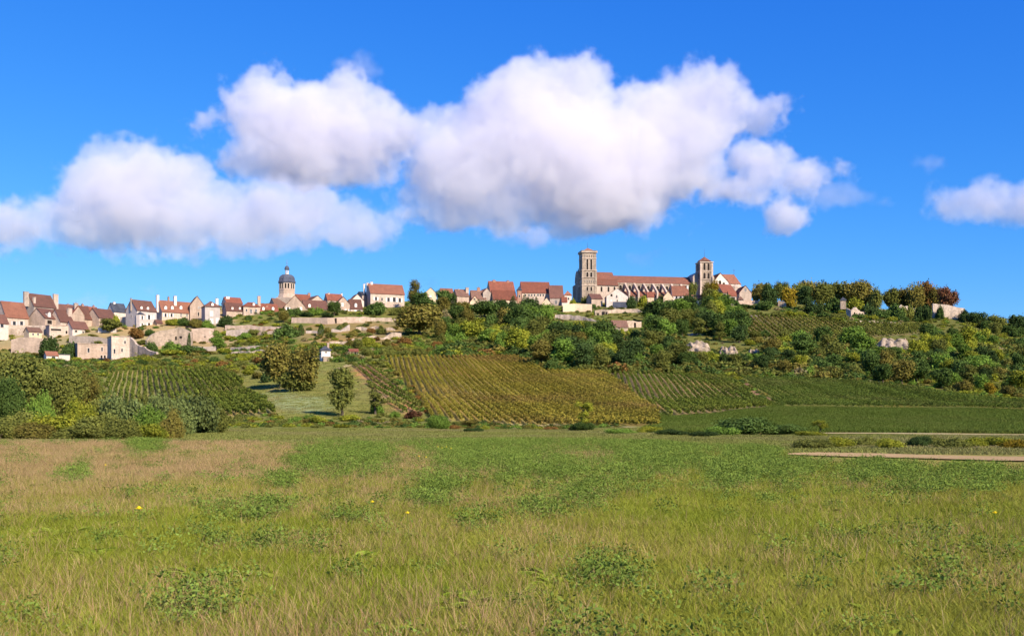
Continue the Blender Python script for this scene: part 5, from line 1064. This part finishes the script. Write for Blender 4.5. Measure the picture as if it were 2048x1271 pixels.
vines('upper', 'the vineyard under the hilltop trees', .14, 2.6, 'vine upper', 12, 1.3, 5, .30)
vines('west', 'the left vineyard', -.37, 1.45, 'vine green', 28, 1.5, 6, .19)

# ------------------------------------------------------------------ scattered ground cover (uncountable): instanced by geometry nodes
def scatter(name, label, sources, pos, idx, rot, scl):
    """one object of kind stuff; sources = meshes; pos Nx3, idx, rot (z), scl (uniform)"""
    col = bpy.data.collections.new(name + '_sources')
    for i, me in enumerate(sources): col.objects.link(bpy.data.objects.new(f'{name}_clump_{i:02d}', me))
    me = mesh(name, pos, [])
    for an, ty, data in (('pick', 'INT', idx), ('turn', 'FLOAT', rot), ('size', 'FLOAT', scl)):
        at = me.attributes.new(an, ty, 'POINT'); at.data.foreach_set('value', np.asarray(data, dtype=np.int32 if ty == 'INT' else np.float32))
    ob = obj(name, me); tag(ob, label, kind='stuff')
    ng = bpy.data.node_groups.new(name, 'GeometryNodeTree')
    ng.interface.new_socket('Geometry', in_out='INPUT', socket_type='NodeSocketGeometry'); ng.interface.new_socket('Geometry', in_out='OUTPUT', socket_type='NodeSocketGeometry')
    A = ng.nodes.new; K = ng.links.new
    gi, go = A('NodeGroupInput'), A('NodeGroupOutput'); ci = A('GeometryNodeCollectionInfo'); ci.inputs[0].default_value = col; ci.inputs[1].default_value = True; ci.inputs[2].default_value = True
    ip = A('GeometryNodeInstanceOnPoints'); ip.inputs['Pick Instance'].default_value = True
    def attr(n, ty):
        q = A('GeometryNodeInputNamedAttribute'); q.data_type = ty; q.inputs[0].default_value = n; return q.outputs[0]
    cx_ = A('ShaderNodeCombineXYZ'); K(attr('turn', 'FLOAT'), cx_.inputs[2]); e2 = A('FunctionNodeEulerToRotation'); K(cx_.outputs[0], e2.inputs[0])
    cs = A('ShaderNodeCombineXYZ'); sz = attr('size', 'FLOAT')
    for i in range(3): K(sz, cs.inputs[i])
    K(gi.outputs[0], ip.inputs['Points']); K(ci.outputs[0], ip.inputs['Instance']); K(attr('pick', 'INT'), ip.inputs['Instance Index']); K(e2.outputs[0], ip.inputs['Rotation']); K(cs.outputs[0], ip.inputs['Scale'])
    K(ip.outputs[0], go.inputs[0]); ob.modifiers.new('scatter', 'NODES').node_group = ng
    return ob

# ---- rough scrub on the hill slopes
def tuft(kind, seed, n, size, mat):
    me, _ = crown_mesh('bush', seed, n, size); me = me.copy(); me.materials.clear(); me.materials.append(M[mat])
    co = np.empty(len(me.vertices)*3, np.float32); me.vertices.foreach_get('co', co); co = co.reshape(-1, 3); co[:, 2] *= .9; me.vertices.foreach_set('co', co.ravel()); me.update(); return me
SCR = ['olive', 'yellow-green', 'olive-brown', 'fresh green', 'rusty brown', 'deep green', 'straw-coloured']
src = [tuft('bush', 60 + i, 520, .13, 'leaf ' + c_) for i, c_ in enumerate(SCR)]
g = rnd(77); n = 26000
Ysc = 132 + (625-132)*g.random(n); Xsc = (g.random(n)*1.3 - .65)*Ysc
keep = np.ones(n, bool)
for k_ in FPLAN: keep &= ~inside(FPLAN[k_], Xsc, Ysc)
keep &= ~inside(lp, Xsc, Ysc)
usc = 1024 + F*Xsc/Ysc; zsc = ground(Xsc, Ysc); _, psc = to_px(Xsc, Ysc, zsc)
keep &= ~((usc > 1250) & (psc > 800) & (usc < 2200) & (psc < 869))                     # right fields stay open
keep &= ~((usc > 590) & (usc < 810) & (psc < 690) & (psc > 630) & (g.random(n) < .85))   # bare terraces
keep &= ~((psc < 655 - np.clip((500-usc)*.05, -40, 20)) & (g.random(n) < .55))
keep &= ~((usc < 460) & (psc < 722) & (g.random(n) < .7))
keep &= ~((usc > 1850) & (usc < 1900) & (psc > 660) & (psc < 690) & (g.random(n) < .9))
Xsc, Ysc, zsc, usc, psc = Xsc[keep], Ysc[keep], zsc[keep], usc[keep], psc[keep]; n = len(Xsc)
nz = np.sin(Xsc*.06 + 2)*np.sin(Ysc*.05) + .6*np.sin(Xsc*.17)*np.sin(Ysc*.13 + 1) + .5*g.normal(0, 1, n)
pick = np.select([nz < -1.5, nz < -.45, nz < .15, nz < .5, nz < .8, nz < 1.5], [4, 1, 0, 3, 2, 5], 6)
pick = np.where((usc > 1850) & (g.random(n) < .35), 1, np.where((pick == 1) & (g.random(n) < .4), 0, pick))
wood = (usc > 890) & (psc > 640) & (psc < 760) & (Ysc > 285)
wood &= ~((usc > 1440) & (psc < 690)); pick = np.where(wood & (g.random(n) < .7), np.array([0, 5, 5, 0, 5, 2])[g.integers(0, 6, n)], pick)
boost = np.where(wood, 1.5 + .9*g.random(n), 1.0)
for (c0, c1, t0, t1) in CAPS: boost = np.where((usc > c0-8) & (usc < c1+8) & (psc > t0-6) & (psc < t1+16), .6, boost)
scatter('undergrowth', 'rough scrub and brambles covering the open slopes', src, np.column_stack([Xsc, Ysc, zsc-.1]), pick, g.random(n)*6.28, boost*(.7 + 1.0*g.random(n)**2)*np.clip(Ysc/260, .55, 1.35))

# ---- meadow in front: green blades, dry straw, leafy weeds, broad leaves
foliage('blade green', (0.19, 0.235, 0.022), (0.245, 0.28, 0.032), (0.33, 0.345, 0.058), scale=.25, worldspace=True, trans=.14, patch=((0.31, 0.285, 0.05), .12, .45, .7))
foliage('blade dry', (0.33, 0.225, 0.10), (0.42, 0.295, 0.135), (0.52, 0.38, 0.19), scale=.4, worldspace=True, trans=.14)
foliage('blade weed', (0.12, 0.185, 0.03), (0.165, 0.235, 0.042), (0.23, 0.295, 0.06), scale=.6, worldspace=True, trans=.14)
foliage('blade lush', (0.16, 0.225, 0.024), (0.21, 0.275, 0.034), (0.27, 0.33, 0.05), scale=.6, worldspace=True, trans=.14)
def blades(seed, n, rad, h0, h1, w, lean, mat, seg=3, head=0):
    g_ = rnd(seed); V = []; Fc = []
    for i in range(n):
        a = 6.283*g_.random(); q = rad*g_.random()**.5; bx, by = q*math.cos(a), q*math.sin(a); h = h0 + (h1-h0)*g_.random(); t_ = 6.283*g_.random()
        ln = lean*(.3 + g_.random()); dx, dy = math.cos(t_)*ln*h, math.sin(t_)*ln*h; f2 = t_ + 1.57 + .6*g_.normal(); wx, wy = math.cos(f2)*w/2, math.sin(f2)*w/2; b0 = len(V)
        for k_ in range(seg):
            s_ = k_/seg; tw_ = 1 - .75*s_; bend = s_*s_
            V += [(bx + dx*bend - wx*tw_, by + dy*bend - wy*tw_, h*s_*(1-.18*ln*s_)), (bx + dx*bend + wx*tw_, by + dy*bend + wy*tw_, h*s_*(1-.18*ln*s_))]
        V.append((bx + dx, by + dy, h*(1-.18*ln)))
        for k_ in range(seg-1): Fc.append((b0+2*k_, b0+2*k_+1, b0+2*k_+3, b0+2*k_+2))
        Fc.append((b0+2*seg-2, b0+2*seg-1, b0+2*seg))
        if head and g_.random() < head:
            e = Vector((bx + dx, by + dy, h*(1-.18*ln)))
            for q_ in range(3):
                b1 = len(V); o_ = Vector((.012*g_.normal(), .012*g_.normal(), .03*q_)); V += [tuple(e+o_+Vector((-.004, 0, -.03))), tuple(e+o_+Vector((.004, .003, -.02))), tuple(e+o_+Vector((0, .004, .035)))]; Fc.append((b1, b1+1, b1+2))
    me = bpy.data.meshes.new('clump'); me.from_pydata(V, [], Fc); me.materials.append(M[mat]); me.update(); return me
def weed(seed, n, rad, h, size, mat):
    g_ = rnd(seed); P = []
    st = [(rad*g_.normal()*.5, rad*g_.normal()*.5, h*(.6 + .5*g_.random())) for _ in range(9)]
    for i in range(n):
        s_ = st[g_.integers(9)]; t_ = g_.random()**.7; P.append((s_[0]*(.5 + .7*t_) + .05*g_.normal(), s_[1]*(.5 + .7*t_) + .05*g_.normal(), .04 + s_[2]*t_))
    P = np.array(P); Nm = np.column_stack([P[:, :2]*1.5, .6 + 0*P[:, 0]]); V, Fq = leaf_quads(P, Nm, size, g_, .55, .6); me = mesh('clump', V, Fq); me.materials.append(M[mat]); return me
def broad(seed, n, length, width, mat):
    g_ = rnd(seed); V = []; Fc = []
    for i in range(n):
        a = 6.283*g_.random(); L_ = length*(.6 + .6*g_.random()); up = .35 + .6*g_.random(); ca_, sa_ = math.cos(a), math.sin(a); b0 = len(V)
        for k_ in range(6):
            s_ = k_/5; r = L_*s_*(1 - .1*s_); z = L_*up*(s_ - .62*s_*s_) + .02; w_ = width*math.sin(PI*min(1, .12 + s_*.88))*(1 + .18*((k_ % 2)*2-1))*.5
            V += [(r*ca_ - w_*sa_, r*sa_ + w_*ca_, z + .02), (r*ca_, r*sa_, z - .012), (r*ca_ + w_*sa_, r*sa_ - w_*ca_, z + .02)]
        for k_ in range(5):
            for q_ in (0, 1): Fc.append((b0+3*k_+q_, b0+3*k_+q_+1, b0+3*k_+q_+4, b0+3*k_+q_+3))
    me = bpy.data.meshes.new('clump'); me.from_pydata(V, [], Fc); me.materials.append(M[mat]); me.update(); return me
SRC = [blades(i, 88, .26, .06, .19, .0078, 1.0, 'blade green') for i in range(4)] + [blades(20+i, 50, .22, .05, .14, .011, 1.1, 'blade lush') for i in range(2)] + \
      [blades(40+i, 26, .30, .10, .30, .0048, .7, 'blade dry') for i in range(4)] + [weed(60+i, 200, .22, .26, .016, 'blade weed') for i in range(3)] + [broad(80+i, 16, .30, .085, 'blade lush') for i in range(2)] + [broad(90, 12, .22, .06, 'blade weed')]
def noise2(x, y, seed):
    g_ = rnd(seed); r = 0
    for k_ in range(5):
        f = .09*1.9**k_; a = g_.random(4)*6.28; th = g_.random()*3.14; u = x*math.cos(th) + y*math.sin(th); v = -x*math.sin(th) + y*math.cos(th)
        r = r + np.sin(u*f + a[0] + 1.3*np.sin(v*f*.7 + a[1]))*np.sin(v*f + a[2])/(1.35**k_)
    return r/2
g = rnd(9); n = 170000
Ym = (5.5**.75 + (60**.75 - 5.5**.75)*g.random(n))**(1/.75); Xm = (g.random(n)*2-1)*(.60*Ym + 3)
ne = 75000; Ye = (5.5**.8 + (60**.8 - 5.5**.8)*g.random(ne))**(1/.8); Xe = np.where(g.random(ne) < .5, -1, 1)*(.60*Ye + 3 + 26*g.random(ne)**1.2); Xm, Ym = np.concatenate([Xm, Xe]), np.concatenate([Ym, Ye])
um = 1024 + F*Xm/Ym; pm = HZ + EYE*F/Ym
edge = np.where(um > 1560, np.clip(40 - (um-1560)*.012, 31.5, 46) - 4.8, np.where(um > 1200, 58 - (um-1200)*.04, 58)) + np.where(um > 1500, .4, 1.2)*np.sin(um*.03)
keep = Ym < edge; Xm, Ym, um, pm = Xm[keep], Ym[keep], um[keep], pm[keep]; n = len(Xm)
n1, n2, n3 = noise2(Xm, Ym, 1), noise2(Xm*1.3, Ym*1.3, 2), noise2(Xm*.5, Ym*.5, 3)
far = np.clip((Ym-16)/34, 0, 1); rightside = np.clip((um-1150)/120, 0, 1)
pdry = np.clip(.30 + .36*n1 + .42*far*np.clip(1.15 - np.clip(um, 0, 2048)/1500, .2, 1), .03, .68)*(1 - .72*rightside)
pweed = np.clip(.012 + .05*(n2-.3) + .11*far*np.clip((um-480)/500, 0, 1)*(.5+.8*n3), .006, .5)
blob = np.zeros(n)
for bx, by, br in ((610,935,30),(690,930,45),(565,975,22),(640,925,30),(730,925,40),(880,985,40),(940,925,60),(1030,935,60),(1120,955,50),(1170,1000,40),(450,1042,26),(520,1035,36),(545,1110,30),(440,1100,30),(1240,965,50),(1470,955,60),(1330,920,70),(1560,925,80),(1840,990,40),(1760,935,70),(1960,945,80),(150,960,25),(290,900,25),(380,1255,50),(1240,1175,50),(1190,1210,40),(860,1010,36),(1080,1030,30),(960,1060,26),(700,1050,30),(1700,1090,24),(1870,1200,60)):
    blob = np.maximum(blob, np.exp(-(((um-bx)/br)**2 + ((pm-by)/(br*.55))**2)))
pweed = np.clip((pweed + .36*blob)*(.30 + .9*far)*(1 - .35*rightside*(1-far)), 0, .6)
pl = np.clip(.10 + .3*(n3-.1) + .12*(1-far), .02, .4)
r = g.random(n)
pick = np.where(r < pweed, 10 + g.integers(0, 3, n), np.where(r < pweed + (1-pweed)*pdry, 6 + g.integers(0, 4, n), np.where(r < pweed + (1-pweed)*(pdry + pl*(1-pdry)), 4 + g.integers(0, 2, n), g.integers(0, 4, n))))
bl = g.random(n)
pick = np.where((bl < .004) & (Ym < 30), 13 + g.integers(0, 3, n), pick)
near_b = np.zeros(n, bool)
for bx, by, br in ((1110,1190,36),(945,1240,40),(400,1180,24),(130,1090,24),(180,1130,22)): near_b |= (((um-bx)/br)**2 + ((pm-by)/(br*.6))**2 < 1) & (g.random(n) < .5)
pick = np.where(near_b, 13 + g.integers(0, 2, n), pick)
sc_ = (.75 + .6*g.random(n))*np.clip(.9 + Ym*.006, .9, 1.25)
sc_ = np.where(pick >= 13, sc_*.9, sc_)
scatter('meadow_grass', 'wild meadow of green grass, dry straw and leafy weeds', SRC, np.column_stack([Xm, Ym, ground(Xm, Ym)]), pick, g.random(n)*6.28, sc_)
# ---- short turf of the mown strip and of the lawn
ms = [blades(120+i, 46, .5, .05, .13, .03, .9, 'blade lawn' if 'blade lawn' in M else 'blade lush', 2) for i in range(2)]
foliage('blade lawn', (0.17, 0.185, 0.045), (0.21, 0.225, 0.055), (0.26, 0.27, 0.08), scale=.12, worldspace=True, trans=.14, patch=((0.24, 0.21, 0.085), .06, .45, .65))
for q in ms: q.materials.clear(); q.materials.append(M['blade lawn'])
n = 42000; Yt = 44 + 82*g.random(n); Xt = (g.random(n)*1.7-.85)*Yt; ut = 1024 + F*Xt/Yt; k_ = (ut > -700) & (Yt > np.where(ut > 1560, 44, np.where(ut > 1200, 58-(ut-1200)*.04, 58)-4)) & ((ut < 1330) | (Yt < 86))
Xt, Yt = Xt[k_], Yt[k_]; n = len(Xt)
scatter('mown_grass', 'smooth mown grass strip behind the meadow', ms, np.column_stack([Xt, Yt, ground(Xt, Yt)]), g.integers(0, 2, n), g.random(n)*6.28, .8 + .8*g.random(n))

n = 9000; q_ = np.array(lp); Xl = q_[:, 0].min() + np.ptp(q_[:, 0])*g.random(n); Yl = q_[:, 1].min() + np.ptp(q_[:, 1])*g.random(n); k_ = inside(lp, Xl, Yl); Xl, Yl = Xl[k_], Yl[k_]; n = len(Xl)
scatter('lawn_grass', 'short grass of the sloping lawn around the single trees', ms, np.column_stack([Xl, Yl, ground(Xl, Yl)]), g.integers(0, 2, n), g.random(n)*6.28, 1.0 + 1.4*g.random(n))
pm_ = [blades(140+i, 40, .5, .08, .22, .03, .9, 'blade weed', 2) for i in range(2)]
foliage('blade pasture', (0.085, 0.125, 0.02), (0.105, 0.148, 0.026), (0.14, 0.18, 0.038), scale=.1, worldspace=True, trans=.14, patch=((0.12, 0.14, 0.032), .05, .5, .7))
for q in pm_: q.materials.clear(); q.materials.append(M['blade pasture'])
n = 54000; Yp = 95 + 125*g.random(n)**1.3; Xp = (.14 + .62*g.random(n))*Yp; _, pp = to_px(Xp, Yp, ground(Xp, Yp)); k_ = (pp > 800) & ~inside(FPLAN['east'], Xp, Yp) & ~inside(FPLAN['green'], Xp, Yp) & ~inside(FPLAN['gold'], Xp, Yp); Xp, Yp = Xp[k_], Yp[k_]; n = len(Xp)
scatter('pasture_grass', 'plain dark green pasture below the right vineyards', pm_, np.column_stack([Xp, Yp, ground(Xp, Yp)]), g.integers(0, 2, n), g.random(n)*6.28, 1.0 + 1.2*g.random(n))
# ---- yellow flowers standing in the meadow
def flower(label, px, py, size=.035, tall=.45):
    Y = EYE*F/(py - HZ + .45*0) if py > HZ else 40
    Y = (EYE - tall)*F/(py - HZ); X_ = xpx(px, Y); root = empty('yellow_flower', (X_, Y, float(ground(X_, Y)))); tag(root, label, 'flower', 'yellow meadow flowers')
    MB().tube([(0, 0, 0), (.01, 0, tall*.5), (0, .01, tall)], [.006, .005, .004], 5).build('stem', M['blade weed'], root)
    b = MB()
    for i in range(10):
        a = 2*PI*i/10; c_, s_ = math.cos(a), math.sin(a); b.poly([(0, 0, tall), (size*.6*c_ - size*.2*s_, size*.6*s_ + size*.2*c_, tall+.010), (size*c_*1.1, size*s_*1.1, tall+.006), (size*.6*c_ + size*.2*s_, size*.6*s_ - size*.2*c_, tall+.010)], [(0, 1, 2, 3)])
    b.lathe(0, 0, [(size*.5, tall-.005), (size*.45, tall+size*.4), (size*.1, tall+size*.6)], 8)
    b.build('petals', M['yellow_petal'], root)
flower('brightest yellow flower in the left half of the meadow', 278, 1017, .055)
for q, (px, py) in enumerate([(838,913),(852,915),(884,894),(893,892),(902,895),(876,892),(211,927),(500,899),(1990,1025),(815,1023),(745,1000)]):
    flower(['left of two yellow flowers near the dry grass band', 'right of two yellow flowers near the dry grass band', 'second of four far yellow flowers by the mown strip', 'third of four far yellow flowers by the mown strip', 'last of four far yellow flowers by the mown strip', 'first of four far yellow flowers by the mown strip', 'yellow flower in the dry grass near the left thicket', 'small yellow flower at the far edge of the dry grass', 'pale yellow flower near the right picture edge', 'yellow flower among weeds in the middle of the meadow', 'small yellow flower beside the dark weeds in the middle'][q], px, py, .036)
